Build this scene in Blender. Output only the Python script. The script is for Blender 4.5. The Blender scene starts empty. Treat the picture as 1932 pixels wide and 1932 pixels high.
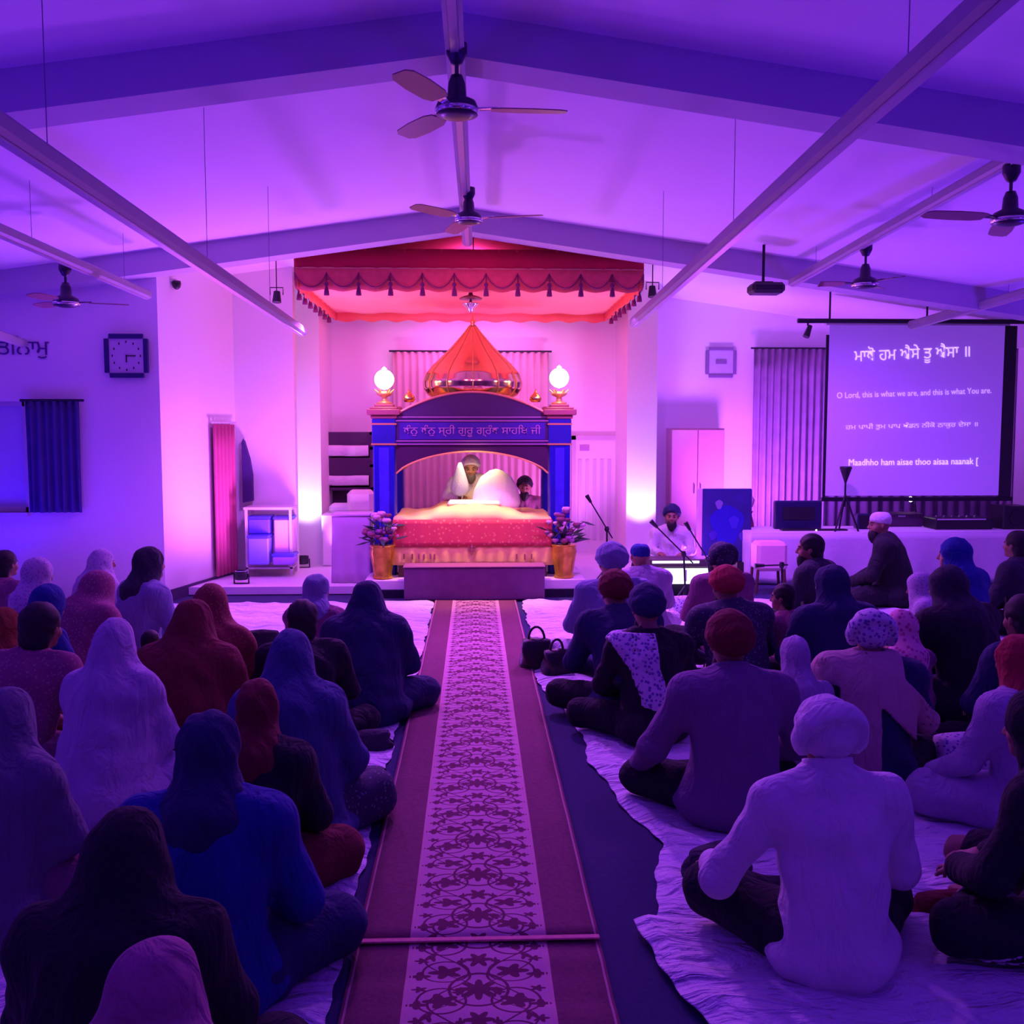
import bpy, math, random
import numpy as np
from mathutils import Vector, Matrix
random.seed(7); np.random.seed(7)
sc = bpy.context.scene
COL = sc.collection
PI = math.pi
# ------------------------------------------------------------------ camera
F = 1850.0; CAMH = 1.9
TH = math.atan(153/F); PS = math.atan(72*math.cos(TH)/F)
fw = Vector((math.sin(PS)*math.cos(TH), math.cos(PS)*math.cos(TH), -math.sin(TH)))
rt = Vector((math.cos(PS), -math.sin(PS), 0)); up = rt.cross(fw)
cam = bpy.data.objects.new('camera', bpy.data.cameras.new('camera')); COL.objects.link(cam)
cam.data.sensor_width = 36; cam.data.lens = 36*F/1932; cam.data.clip_end = 100
m = Matrix.Identity(4)
for i in range(3):
    m[i][0] = rt[i]; m[i][1] = up[i]; m[i][2] = -fw[i]
m[2][3] = CAMH
cam.matrix_world = m; sc.camera = cam
def ray(px, py): return (fw*F + rt*(px-966) + up*(966-py))
def W(px, py, Y):
    d = ray(px, py); return Vector((0,0,CAMH)) + d*(Y/d.y)
def G(px, py, z=0.0):
    d = ray(px, py); return Vector((0,0,CAMH)) + d*((z-CAMH)/d.z)
def RECT(x0, y0, x1, y1, Y):      # pixel box -> X0, X1, Z0(bottom), Z1(top) at depth Y
    ym, xm = (y0+y1)/2, (x0+x1)/2
    return W(x0,ym,Y).x, W(x1,ym,Y).x, W(xm,y1,Y).z, W(xm,y0,Y).z
# ------------------------------------------------------------------ world, exposure
sc.view_settings.view_transform = 'Standard'; sc.view_settings.look = 'None'
sc.view_settings.gamma = 1; sc.view_settings.use_curve_mapping = False
sc.view_settings.exposure = 0.0
wd = bpy.data.worlds.new('world'); sc.world = wd; wd.use_nodes = True
wd.node_tree.nodes['Background'].inputs[0].default_value = (.06,.02,.5,1)
wd.node_tree.nodes['Background'].inputs[1].default_value = .06
# ------------------------------------------------------------------ lights (the hall's LED cans, the stage lights, added fill)
def light(kind, loc, color, power, target=None, size=.1, spot=120, blend=.8, name='light'):
    l = bpy.data.lights.new(name, kind); o = bpy.data.objects.new(name, l); COL.objects.link(o)
    l.color = color; l.energy = power; o.location = loc
    if kind == 'AREA': l.size = size
    else: l.shadow_soft_size = size
    if kind == 'SPOT': l.spot_size = math.radians(spot); l.spot_blend = blend
    if target is not None:
        o.rotation_euler = (Vector(target)-Vector(loc)).to_track_quat('-Z','Y').to_euler()
    return o
BLUE = (.085,.004,1); VIO = (.40,.065,1); MAG = (.80,.17,.95); PINK = (.62,.14,1); WARM = (1,.62,.30)
UPL = []     # places of the LED cans and added fill spots: (x, y, colour, power, target)
UPL += [(-6.4,3.0,BLUE,480,(-4.4,3.8,4)), (-4.5,-1.2,BLUE,420,(-2.5,.2,4)), (4.6,-1.2,BLUE,420,(2.5,.2,4)), (-6.2,7.5,BLUE,330,(-4.6,7.8,4.2)), (6.8,3.0,BLUE,440,(4.8,3.8,4)), (6.9,8.0,(.12,.008,1),520,(5.2,8.3,4)),  # unseen hall cans; the pair behind the camera is added fill
        (-5.35,9.9,(.03,.002,1),80,(-5.3,11,2.2)), (-4.0,9.7,(.13,.006,1),45,(-3.9,11,3)),
        (-2.75,11.6,VIO,520,(-1.6,7.8,4.3)), (2.75,11.9,VIO,480,(1.8,8.0,4.2)),
        (3.6,12.9,(.44,.085,1),700,(4.6,14.3,2.4)),]
for x,y,c,p,t in UPL:
    light('SPOT', (x,y,.30), c, p, t, .30, (105 if (y<9 and p>100) else 130), .9, 'led_light')
# column washes (cold white at the foot), added pink fill in the alcove, canopy light
light('SPOT', (-2.26,12.90,.30), (.68,.58,1), 115, (-2.24,13.35,2.5), .05, 75, .6, 'column_wash')
light('SPOT', (2.28,12.90,.30), (.68,.58,1), 115, (2.26,13.35,2.5), .05, 75, .6, 'column_wash')
light('SPOT', (-1.75,13.0,.35), MAG, 150, (-.6,14.3,2.6), .2, 120, .9, 'alcove_fill')
light('SPOT', (1.7,13.0,.35), MAG, 150, (.6,14.3,2.6), .2, 120, .9, 'alcove_fill')
light('SPOT', (-1.95,11.55,.35), PINK, 260, (-3.25,12,2.6), .2, 130, .9, 'alcove_fill')
light('AREA', (0,13.5,3.35), MAG, 38, (0,14.4,1.4), 1.6, name='back_wall_fill')
light('POINT', (0,12.9,4.02), (1,.05,.45), 5, size=.05, name='canopy_gap_fill')  # added to tint the gap above the canopy, no fixture there
light('SPOT', (0,12.0,2.72), (1,.22,.16), 45, (0,12.4,3.6), .1, 160, .9, 'canopy_light')
light('SPOT', (-.85,11.95,2.30), (1,.12,.24), 50, (-1.2,12.4,3.6), .1, 150, .9, 'canopy_light')
light('SPOT', (.85,11.95,2.30), (1,.12,.34), 50, (1.2,12.4,3.6), .1, 150, .9, 'canopy_light')
light('SPOT', (0,8.27,3.60), (1,.15,.55), 260, (.0,11.2,2.2), .15, 70, .8, 'front_light')
light('AREA', (0,11.95,1.62), (1,.60,.32), 9, (0,11.7,.8), .5, name='palki_light')
light('SPOT', (0,10.95,2.25), (1,.50,.20), 190, (0,11.2,.7), .1, 75, .8, 'palki_front_fill')  # added warm fill on the front of the bed
for sx in (-1.75,1.7): light('SPOT', (sx,10.3,2.92), (.50,.08,1), 520, (sx*1.15,8.6,0), .12, 115, .9, 'overhead_spot')
light('SPOT', (3.5,10.2,3.3), (.36,.06,1), 420, (4.6,11.6,.5), .12, 110, .9, 'overhead_spot')  # added to brighten the white table and the right crowd
light('SPOT', (-.1,6.3,3.75), (.42,.07,1), 150, (0,4.2,0), .15, 75, .9, 'aisle_light')  # added to brighten the near part of the runner
for sx in (-1.5,1.5): light('SPOT', (sx,10.0,3.0), (.52,.09,1), 260, (sx*1.3,11.8,.1), .12, 120, .9, 'stage_floor_light')
light('SPOT', (0,9.5,3.55), (.52,.085,.9), 520, (0.1,6.5,0), .12, 100, .9, 'aisle_light')

# ------------------------------------------------------------------ materials
MATS = {}
def mat(name, col, rough=.8, metal=0, emit=0, ecol=None, noise=.08, scale=6, bump=.0, bscale=40, sheen=0, alpha=1, trans=0):
    if name in MATS: return MATS[name]
    M_ = bpy.data.materials.new(name); M_.use_nodes = True; nt = M_.node_tree
    b = nt.nodes['Principled BSDF']
    tc = nt.nodes.new('ShaderNodeTexCoord')
    n = nt.nodes.new('ShaderNodeTexNoise'); n.inputs['Scale'].default_value = scale; n.inputs['Detail'].default_value = 4
    nt.links.new(tc.outputs['Object'], n.inputs['Vector'])
    r = nt.nodes.new('ShaderNodeMix'); r.data_type = 'RGBA'
    c = np.array(col)
    r.inputs[6].default_value = (*np.clip(c*(1-noise),0,1),1); r.inputs[7].default_value = (*np.clip(c*(1+noise),0,1),1)
    nt.links.new(n.outputs['Fac'], r.inputs[0]); nt.links.new(r.outputs[2], b.inputs['Base Color'])
    b.inputs['Roughness'].default_value = rough; b.inputs['Metallic'].default_value = metal
    if sheen: b.inputs['Sheen Weight'].default_value = sheen
    if emit:
        b.inputs['Emission Color'].default_value = (*(ecol or col),1); b.inputs['Emission Strength'].default_value = emit
    if trans: b.inputs['Transmission Weight'].default_value = trans
    if bump:
        n2 = nt.nodes.new('ShaderNodeTexNoise'); n2.inputs['Scale'].default_value = bscale; n2.inputs['Detail'].default_value = 5
        nt.links.new(tc.outputs['Object'], n2.inputs['Vector'])
        bp = nt.nodes.new('ShaderNodeBump'); bp.inputs['Strength'].default_value = bump; bp.inputs['Distance'].default_value = .02
        nt.links.new(n2.outputs['Fac'], bp.inputs['Height']); nt.links.new(bp.outputs['Normal'], b.inputs['Normal'])
    MATS[name] = M_; return M_
def pattern(name, c1, c2, scale=18, thr=.35, rough=.85, metal=0):
    """two-colour printed / brocade cloth"""
    if name in MATS: return MATS[name]
    M_ = bpy.data.materials.new(name); M_.use_nodes = True; nt = M_.node_tree; b = nt.nodes['Principled BSDF']
    tc = nt.nodes.new('ShaderNodeTexCoord'); v = nt.nodes.new('ShaderNodeTexVoronoi'); v.inputs['Scale'].default_value = scale
    nt.links.new(tc.outputs['Object'], v.inputs['Vector'])
    cr = nt.nodes.new('ShaderNodeValToRGB'); cr.color_ramp.elements[0].position = thr; cr.color_ramp.elements[1].position = thr+.12
    cr.color_ramp.elements[0].color = (*c2,1); cr.color_ramp.elements[1].color = (*c1,1)
    nt.links.new(v.outputs['Distance'], cr.inputs[0]); nt.links.new(cr.outputs[0], b.inputs['Base Color'])
    b.inputs['Roughness'].default_value = rough; b.inputs['Metallic'].default_value = metal
    MATS[name] = M_; return M_
white_paint = mat('white_paint', (.80,.79,.80), .75, noise=.03, scale=1.5, bump=.05, bscale=120)
beam_paint = mat('beam_paint', (.50,.48,.56), .8, noise=.04, scale=2, bump=.05, bscale=90)
carpet = mat('navy_carpet', (.035,.035,.12), .98, noise=.25, scale=30, bump=.5, bscale=300)
sheet_cloth = mat('sheet_cloth', (.74,.72,.80), .9, noise=.06, scale=3, bump=.5, bscale=40)
def crease(M_, sc_=(3,3,3), st_=1.0, dist=.06):
    nt = M_.node_tree; bp = next(n for n in nt.nodes if n.type=='BUMP'); tc = next(n for n in nt.nodes if n.type=='TEX_COORD')
    mp = nt.nodes.new('ShaderNodeMapping'); mp.inputs['Scale'].default_value = sc_; mp.inputs['Rotation'].default_value = (0,0,.5)
    no = nt.nodes.new('ShaderNodeTexNoise'); no.inputs['Scale'].default_value = 1; no.inputs['Detail'].default_value = 4; no.inputs['Distortion'].default_value = 2.2
    b2 = nt.nodes.new('ShaderNodeBump'); b2.inputs['Strength'].default_value = st_; b2.inputs['Distance'].default_value = dist
    nt.links.new(tc.outputs['Object'], mp.inputs[0]); nt.links.new(mp.outputs[0], no.inputs['Vector']); nt.links.new(no.outputs['Fac'], b2.inputs['Height']); nt.links.new(b2.outputs['Normal'], bp.inputs['Normal'])
crease(sheet_cloth, (2.2,5.5,3), 1.0, .09)
white_cloth = mat('white_cloth', (.80,.78,.80), .9, noise=.05, bump=.25, bscale=22)
dark_metal = mat('dark_metal', (.03,.03,.04), .45, .6)
black_plastic = mat('black_plastic', (.015,.015,.02), .45)
white_metal = mat('white_metal', (.62,.60,.64), .45, .1)
chrome = mat('chrome', (.8,.8,.82), .15, 1)
wood = mat('dark_wood', (.10,.04,.03), .5, noise=.3, scale=12)
gold = mat('gold_metal', (.95,.60,.20), .22, 1, noise=.08, scale=20, bump=.2, bscale=40)
gold_paint = mat('gold_paint', (.75,.45,.15), .4, .5)
# ------------------------------------------------------------------ mesh helpers
def tag(o, label=None, cat=None, group=None, kind=None):
    if label: o['label'] = label
    if cat: o['category'] = cat
    if group: o['group'] = group
    if kind: o['kind'] = kind
    return o
def empty(name, loc, rz=0, label=None, cat=None, group=None):
    o = bpy.data.objects.new(name, None); COL.objects.link(o); o.location = loc; o.rotation_euler = (0,0,rz)
    o.empty_display_size = .1
    return tag(o, label, cat, group)
class MB:
    def __init__(s): s.v = []; s.f = []; s.m = []
    def add(s, v, f, mi=0):
        n = len(s.v); s.v += [tuple(p) for p in v]; s.f += [tuple(i+n for i in q) for q in f]; s.m += [mi]*len(f); return s
    def box(s, x0, x1, y0, y1, z0, z1, mi=0, bev=0):
        if bev:
            b = min(bev, abs(x1-x0)*.45, abs(y1-y0)*.45, abs(z1-z0)*.45)
            # chamfered box : 24 vertices
            v = []; idx = {}
            for sx,X,dx in ((0,x0,b),(1,x1,-b)):
                for sy,Yy,dy in ((0,y0,b),(1,y1,-b)):
                    for sz,Z,dz in ((0,z0,b),(1,z1,-b)):
                        idx[(sx,sy,sz)] = len(v); v += [(X,Yy+dy,Z+dz),(X+dx,Yy,Z+dz),(X+dx,Yy+dy,Z)]
            g = lambda a,k: idx[a]+k
            f = []
            for sx in (0,1): q = [g((sx,0,0),0),g((sx,1,0),0),g((sx,1,1),0),g((sx,0,1),0)]; f.append(q if sx else q[::-1])
            for sy in (0,1): q = [g((0,sy,0),1),g((1,sy,0),1),g((1,sy,1),1),g((0,sy,1),1)]; f.append(q[::-1] if sy else q)
            for sz in (0,1): q = [g((0,0,sz),2),g((1,0,sz),2),g((1,1,sz),2),g((0,1,sz),2)]; f.append(q if sz else q[::-1])
            for a in (0,1):
                for c in (0,1):
                    f.append([g((a,c,0),0),g((a,c,1),0),g((a,c,1),1),g((a,c,0),1)])
                    f.append([g((a,0,c),0),g((a,1,c),0),g((a,1,c),2),g((a,0,c),2)])
                    f.append([g((0,a,c),1),g((1,a,c),1),g((1,a,c),2),g((0,a,c),2)])
                    for d in (0,1): f.append([g((a,c,d),0),g((a,c,d),1),g((a,c,d),2)])
            return s.add(v, f, mi)
        v = [(x,y,z) for x in (x0,x1) for y in (y0,y1) for z in (z0,z1)]
        return s.add(v, [(0,1,3,2),(4,6,7,5),(0,4,5,1),(2,3,7,6),(0,2,6,4),(1,5,7,3)], mi)
    def tube(s, pts, r, n=10, mi=0, cap=True):
        pts = [Vector(p) for p in pts]; rr = r if isinstance(r,(list,tuple)) else [r]*len(pts)
        v = []; f = []
        prev = None
        for i,p in enumerate(pts):
            d = (pts[min(i+1,len(pts)-1)]-pts[max(i-1,0)]).normalized()
            a = d.orthogonal().normalized() if prev is None else (prev - d*prev.dot(d)).normalized()
            prev = a; b = d.cross(a)
            for k in range(n):
                t = 2*PI*k/n; v.append(p + (a*math.cos(t)+b*math.sin(t))*rr[i])
        for i in range(len(pts)-1):
            for k in range(n):
                f.append((i*n+k, i*n+(k+1)%n, (i+1)*n+(k+1)%n, (i+1)*n+k))
        if cap: f.append(tuple(range(n))[::-1]); f.append(tuple((len(pts)-1)*n+k for k in range(n)))
        return s.add(v, f, mi)
    def lathe(s, c, prof, n=24, mi=0, sx=1, sy=1, fn=None):
        c = Vector(c); v = []; f = []
        for r,z in prof:
            for k in range(n):
                t = 2*PI*k/n; q = r*(fn(t,z) if fn else 1)
                v.append(c+Vector((q*math.cos(t)*sx, q*math.sin(t)*sy, z)))
        for i in range(len(prof)-1):
            for k in range(n): f.append((i*n+k, i*n+(k+1)%n, (i+1)*n+(k+1)%n, (i+1)*n+k))
        f.append(tuple(range(n))[::-1]); f.append(tuple((len(prof)-1)*n+k for k in range(n)))
        return s.add(v, f, mi)
    def prism(s, poly, y0, y1, mi=0):      # poly in X,Z, extruded along Y
        n = len(poly); v = [(x,y0,z) for x,z in poly]+[(x,y1,z) for x,z in poly]
        f = [tuple(range(n)), tuple(range(2*n-1,n-1,-1))]+[(i,i+n,(i+1)%n+n,(i+1)%n) for i in range(n)]
        return s.add(v, f, mi)
    def grid(s, fn, nu, nv, mi=0):
        v = [fn(i/nu, j/nv) for j in range(nv+1) for i in range(nu+1)]
        f = [(j*(nu+1)+i, j*(nu+1)+i+1, (j+1)*(nu+1)+i+1, (j+1)*(nu+1)+i) for j in range(nv) for i in range(nu)]
        return s.add(v, f, mi)
    def build(s, name, mats, parent=None, smooth=False, thick=0, local=False):
        me = bpy.data.meshes.new(name)
        off = parent.location if (parent is not None and not local) else Vector((0,0,0))
        me.from_pydata([(x-off.x,y-off.y,z-off.z) for x,y,z in s.v], [], s.f)
        if not isinstance(mats,(list,tuple)): mats = [mats]
        for q in mats: me.materials.append(q)
        if len(mats) > 1: me.polygons.foreach_set('material_index', s.m)
        if smooth: me.polygons.foreach_set('use_smooth', [True]*len(s.f))
        me.update()
        o = bpy.data.objects.new(name, me); COL.objects.link(o)
        if parent is not None: o.parent = parent
        if thick:
            md = o.modifiers.new('t','SOLIDIFY'); md.thickness = thick; md.offset = 0
        else:
            import bmesh
            bm = bmesh.new(); bm.from_mesh(me); bmesh.ops.recalc_face_normals(bm, faces=bm.faces); bm.to_mesh(me); bm.free()
        return o
def B(name, m_, parent, *a, bev=0, **k): return MB().box(*a, bev=bev).build(name, m_, parent, **k)
def struct(o): o['kind'] = 'structure'; return o
def letters(name, body, m_, parent, loc, width, rotz=0, roll=0, depth=.004, height=None, bold=0):
    """flat lettering in the XZ plane facing -Y, fitted to a width"""
    cu = bpy.data.curves.new(name,'FONT'); cu.body = body; cu.align_x = 'CENTER'; cu.align_y = 'CENTER'; cu.extrude = .001; cu.offset = bold
    cu.resolution_u = 3
    tmp = bpy.data.objects.new(name, cu); COL.objects.link(tmp)
    dg = bpy.context.evaluated_depsgraph_get(); me = bpy.data.meshes.new_from_object(tmp.evaluated_get(dg))
    bpy.data.objects.remove(tmp)
    n = len(me.vertices); a = np.zeros(n*3, np.float32); me.vertices.foreach_get('co', a); a = a.reshape(-1,3)
    if n == 0: return None
    lo, hi = a.min(0), a.max(0); a = a-(lo+hi)/2; s = width/(hi[0]-lo[0]); sy = s if height is None else height/(hi[1]-lo[1])
    q = np.empty_like(a); cr, sr = math.cos(roll), math.sin(roll)
    x, z = a[:,0]*s, a[:,1]*sy
    q[:,0] = x*cr-z*sr; q[:,2] = x*sr+z*cr; q[:,1] = -a[:,2]/.001*depth*.5
    me.vertices.foreach_set('co', q.ravel()); me.materials.clear(); me.materials.append(m_); me.update()
    o = bpy.data.objects.new(name, me); COL.objects.link(o)
    L = Vector(loc); o.location = L-(parent.location if parent is not None else Vector((0,0,0)))
    if parent is not None: o.parent = parent
    return o
# ------------------------------------------------------------------ room shell
RX = -.13; RZ = 4.26; SL = .142            # ridge x, ridge z, roof slope
def roof(x): return RZ - SL*abs(x-RX)
XL, XR, YN, YF = -7.4, 8.0, -3.0, 14.4
struct(B('floor', carpet, None, XL-.2, XR+.2, YN, YF+.2, -.1, 0))
cb = MB()
for xa, xb in ((XL-.2, RX), (RX, XR+.2)):
    cb.prism([(xa,roof(xa)),(xb,roof(xb)),(xb,roof(xb)+.12),(xa,roof(xa)+.12)], YN, YF+.2)
struct(cb.build('ceiling', white_paint))
struct(B('wall_left', white_paint, None, XL-.2, XL, YN, YF+.2, 0, 4))
struct(B('wall_right', white_paint, None, XR, XR+.2, YN, YF+.2, 0, 4))
struct(B('wall_rear', white_paint, None, XL-.2, XR+.2, YN-.2, YN, 0, 4.3))
YW = 10.9
# left front wall with its window hole
wx0, wx1, wz0, wz1 = RECT(-330, 757, 50, 967, YW)
cx0 = W(303, 800, YW).x
wl = MB()
wl.box(XL, wx0, YW, YW+.2, 0, 3.9); wl.box(wx0, wx1, YW, YW+.2, 0, wz0); wl.box(wx0, wx1, YW, YW+.2, wz1, 3.9)
wl.prism([(wx1,0),(cx0,0),(cx0,roof(cx0)+.02),(wx1,roof(wx1)+.02)], YW, YW+.2)
struct(wl.build('wall_front_left', white_paint))
# alcove side wall (splayed), short return wall, columns, back walls
sx1, sy1 = -3.02, 12.6
sw = MB(); d = Vector((sx1-cx0, sy1-YW, 0)).normalized(); nn = Vector((-d.y, d.x, 0))*.15
p0, p1 = Vector((cx0+.0,YW,0)), Vector((sx1,sy1,0))
q = [p0, p1, p1+nn, p0+nn]
sw.add([(a.x,a.y,z) for z in (0,4.05) for a in q], [(0,1,2,3),(4,7,6,5),(0,4,5,1),(1,5,6,2),(2,6,7,3),(3,7,4,0)])
struct(sw.build('wall_alcove_left', white_paint))
struct(B('wall_alcove_return', white_paint, None, sx1, W(558,900,12.6).x, sy1, sy1+.15, 0, 4.1))
cL0, cL1 = W(557,900,13.3).x, W(606,900,13.3).x
cR0, cR1 = W(1182,900,13.3).x, W(1238,900,13.3).x
struct(B('wall_column_left', white_paint, None, cL0, cL1, 13.3, YF+.1, 0, 4.1))
struct(B('wall_column_right', white_paint, None, cR0, cR1, 13.3, YF+.1, 0, 4.1))
struct(B('wall_back', white_paint, None, cL0-1, XR, YF, YF+.2, 0, 4.35))
bs = MB(); bs.add([(a.x,a.y,z) for z in (0,.13) for a in (p0, p1, p1-nn*.12, p0-nn*.12)], [(0,1,2,3),(4,7,6,5),(0,4,5,1),(1,5,6,2),(2,6,7,3),(3,7,4,0)])
struct(bs.build('baseboard_left', mat('base_dark',(.06,.03,.10),.6)))
# roof beams
for i,(y0,y1,yy) in enumerate(((5.74,6.04,0),(10.62,10.9,0),(.2,.5,0))):
    for sgn,xa,xb in ((-1,XL,RX),(1,RX,XR)):
        b_ = MB().prism([(xa,roof(xa)-.24),(xb,roof(xb)-.24),(xb,roof(xb)+.02),(xa,roof(xa)+.02)], y0, y1)
        o = b_.build('trim_%d' % (i*2+(sgn>0)+1), beam_paint); struct(o)
# window and its curtain on the left wall
glass = mat('window_glass', (.02,.03,.3), .15)
wn = struct(empty('window_1', ((wx0+wx1)/2, YW+.1, wz0)))
fr = MB()
for a in ((wx0,wx0+.05,wz0,wz1),(wx1-.05,wx1,wz0,wz1),(wx0,wx1,wz0,wz0+.05),(wx0,wx1,wz1-.05,wz1),((wx0+wx1)/2-.02,(wx0+wx1)/2+.02,wz0,wz1)):
    fr.box(a[0],a[1],YW+.05,YW+.12,a[2],a[3])
fr.build('window_frame', white_metal, wn)
B('pane', mat('pane_blind',(.5,.5,.75),.5), wn, wx0+.04, wx1-.04, YW+.08, YW+.1, wz0+.04, wz1-.04)
B('window_sill', white_metal, wn, wx0-.05, wx1+.02, YW-.08, YW+.08, wz0-.04, wz0)
def curtain(name, x0, x1, z0, z1, Y, m_, label, pleats=9, amp=.035, cat='curtain', n=4, parent=None, rod=True, group=None):
    e = empty(name, ((x0+x1)/2, Y, z0), label=label, cat=cat, group=group)
    def fn(u,v):
        t = u*pleats*2*PI; a = amp*(.65+.35*(1-v))
        return (x0+(x1-x0)*u+.01*math.sin(t*.5+1)*(1-v), Y+a*math.sin(t)+.3*a*math.sin(t*.37+2*v), z0+(z1-z0)*v)
    MB().grid(fn, pleats*8, 8).build('curtain_panel', m_, e, smooth=True, thick=.006)
    if rod: MB().tube([(x0-.05,Y,z1+.01),(x1+.05,Y,z1+.01)], .014).build('curtain_rail', dark_metal, e)
    return e
cur_dark = mat('curtain_navy', (.06,.05,.22), .9, noise=.3, scale=4)
cur_grey = mat('curtain_grey', (.36,.24,.38), .9, noise=.3, scale=5)
x0,x1,z0,z1 = RECT(50,757,152,967,YW-.07)
curtain('window_curtain', x0, x1, z0, z1, YW-.06, cur_dark, 'dark navy pleated curtain beside the window on the blue left wall', 7, .03)
# ------------------------------------------------------------------ suspended trunking bars, fans
def bar(pa, pb, w, label, wires=(.1,.5,.9)):
    pa, pb = Vector(pa), Vector(pb); e = empty('hanging_lighting_trunk', pa, label=label, cat='ceiling trunking')
    d = (pb-pa).normalized(); s = d.cross(Vector((0,0,1))).normalized()*w/2; u = Vector((0,0,w*.45))
    prof = [-s-u*.6, -s+u*.6, -s*.7+u, s*.7+u, s+u*.6, s-u*.6, s*.55-u, -s*.55-u]
    v = [pa+q for q in prof]+[pb+q for q in prof]; n = 8
    MB().add(v, [tuple(range(n)), tuple(range(2*n-1,n-1,-1))]+[(i,i+n,(i+1)%n+n,(i+1)%n) for i in range(n)]).build('trunk_body', mat('trunk_metal',(.34,.32,.40),.5,.1), e)
    k = .42
    v = [pa-s*k-u*1.25+d*.02, pa+s*k-u*1.25+d*.02, pa+s*k-u, pa-s*k-u]; v += [q+(pb-pa)*.995 for q in v]
    MB().add(v, [(0,1,2,3),(4,7,6,5),(0,4,5,1),(1,5,6,2),(2,6,7,3),(3,7,4,0)]).build('trunk_lid', mat('lid_metal',(.55,.5,.58),.35,.3), e)
    for t in wires:
        p = pa.lerp(pb, t)
        if roof(p.x)-p.z > .08: MB().tube([p, (p.x,p.y,roof(p.x)-.01)], .0022, 5).build('hanger_wire', mat('wire_grey',(.2,.18,.28),.6), e)
    return e
def bpt(px,py,z): return G(px,py,z)
a = W(-60, 199, 3.2); b_ = W(570,625,10.45)
bar(G(0,240,3.02)+ (G(0,240,3.02)-b_)*.25, b_, .095, 'long white hanging trunk running from the upper left edge toward the left column', (.25,.55,.8))
b2 = W(1197,608,10.45); a2 = W(1870,0,3.0)
bar(a2+(a2-b2)*.15, b2, .10, 'long white hanging trunk running from the top right toward the right column', (.2,.5,.8))
bar((-.11,2.6,3.93), (-.06,10.4,3.86), .10, 'central white trunk under the ridge that carries the two middle fans', (.3,.6,.9))
b3 = W(278,556,10.4); a3 = W(0,435,7.24)
bar(a3+(a3-b3)*1.1, b3, .09, 'short looking white trunk at left that carries the left ceiling fan', (.3,.6,.9))
b4 = W(1495,533,10.6); a4 = W(1932,285,6.24)
bar(a4+(a4-b4)*.6, b4, .09, 'white trunk at right that carries the two right ceiling fans', (.3,.55,.9))
b5 = W(1720,613,11.9); a5 = W(1932,553,10.0)
bar(a5+(a5-b5)*1.2, b5, .10, 'white trunk crossing in front of the projection screen top at right', (.3,.6))
b6 = W(45,648,10.6); a6 = W(0,632,9.6)
bar(a6+(a6-b6)*3, b6, .08, 'white trunk end at the far left above the wall lettering', (.3,.6))
fan_dark = mat('fan_motor', (.05,.03,.08), .35, .5)
fan_blade = mat('fan_blade', (.30,.14,.16), .4, .1)
def fan(hub, top, rot, label, shiny=False, R=.62):
    hub = Vector(hub); e = empty('ceiling_fan', hub, label=label, cat='fan')
    h = top-hub.z
    MB().lathe(hub, [(.02,h),(.055,h-.01),(.055,h-.06),(.03,h-.11),(.012,h-.12)]).build('canopy_cup', fan_dark, e, smooth=True)
    MB().tube([hub+Vector((0,0,h-.1)), hub+Vector((0,0,.1))], .011).build('down_rod', fan_dark, e)
    MB().lathe(hub, [(.03,.17),(.045,.13),(.05,.06),(.10,.035),(.115,0),(.11,-.03),(.06,-.045),(.01,-.05)]).build('motor', fan_dark, e, smooth=True)
    MB().lathe(hub, [(.112,.0),(.118,-.006),(.118,-.02),(.108,-.03)]).build('trim_ring', chrome, e, smooth=True)
    for k in range(3):
        t = rot+k*2*PI/3; c_, s_ = math.cos(t), math.sin(t)
        def P(r, w, z): return (hub.x+r*c_-w*s_, hub.y+r*s_+w*c_, hub.z+z)
        bm_ = MB(); v = []
        for r,w in ((.18,.045),(.24,.065),(.4,.07),(R-.04,.06),(R,.035)):
            v += [P(r,-w,.004-w*.16-.005),P(r,w,.004+w*.16-.005),P(r,w,.01+w*.16-.005),P(r,-w,.01-w*.16-.005)]
        f = [(0,1,2,3)]+[(i*4+j,(i+1)*4+j,(i+1)*4+(j+1)%4,i*4+(j+1)%4) for i in range(4) for j in range(4)]+[(16,19,18,17)]
        bl = bm_.add(v,f).build('blade', fan_blade, e)
        MB().add([P(.09,-.02,-.005),P(.09,.02,-.005),P(.21,.03,.012),P(.21,-.03,.004),P(.09,-.02,.005),P(.09,.02,.005),P(.21,.03,.018),P(.21,-.03,.010)],
                 [(0,1,2,3),(4,7,6,5),(0,4,5,1),(1,5,6,2),(2,6,7,3),(3,7,4,0)]).build('blade_iron', chrome if shiny else fan_dark, bl, local=False)
        # blade_iron is a sub-part of the blade: blade has no own offset
        bl.children[0].location = -e.location if False else (0,0,0)
    return e
def fix_sub(e):
    for b in e.children:
        for c in b.children: c.location = -Vector(e.location)
f1 = fan(W(862,206,5.3), 3.92, .05, 'nearest ceiling fan with dark motor hanging from the central trunk', True, .58); fix_sub(f1)
f2 = fan(W(884,413,8.26), 3.90, -.25, 'farther central ceiling fan in front of the far beam', True); fix_sub(f2)
f3 = fan(W(125,570,9.0), W(120,500,9.0).z+.02, .35, 'ceiling fan at left above the square wall clock', False, .52); fix_sub(f3)
f4 = fan(W(1905,412,6.4), W(1908,315,6.4).z+.02, 1.2, 'ceiling fan at the right edge of the picture'); fix_sub(f4)
f5 = fan(W(1632,535,8.8), W(1630,463,8.8).z+.02, .9, 'small looking ceiling fan right of the projector', False, .4); fix_sub(f5)
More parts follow.
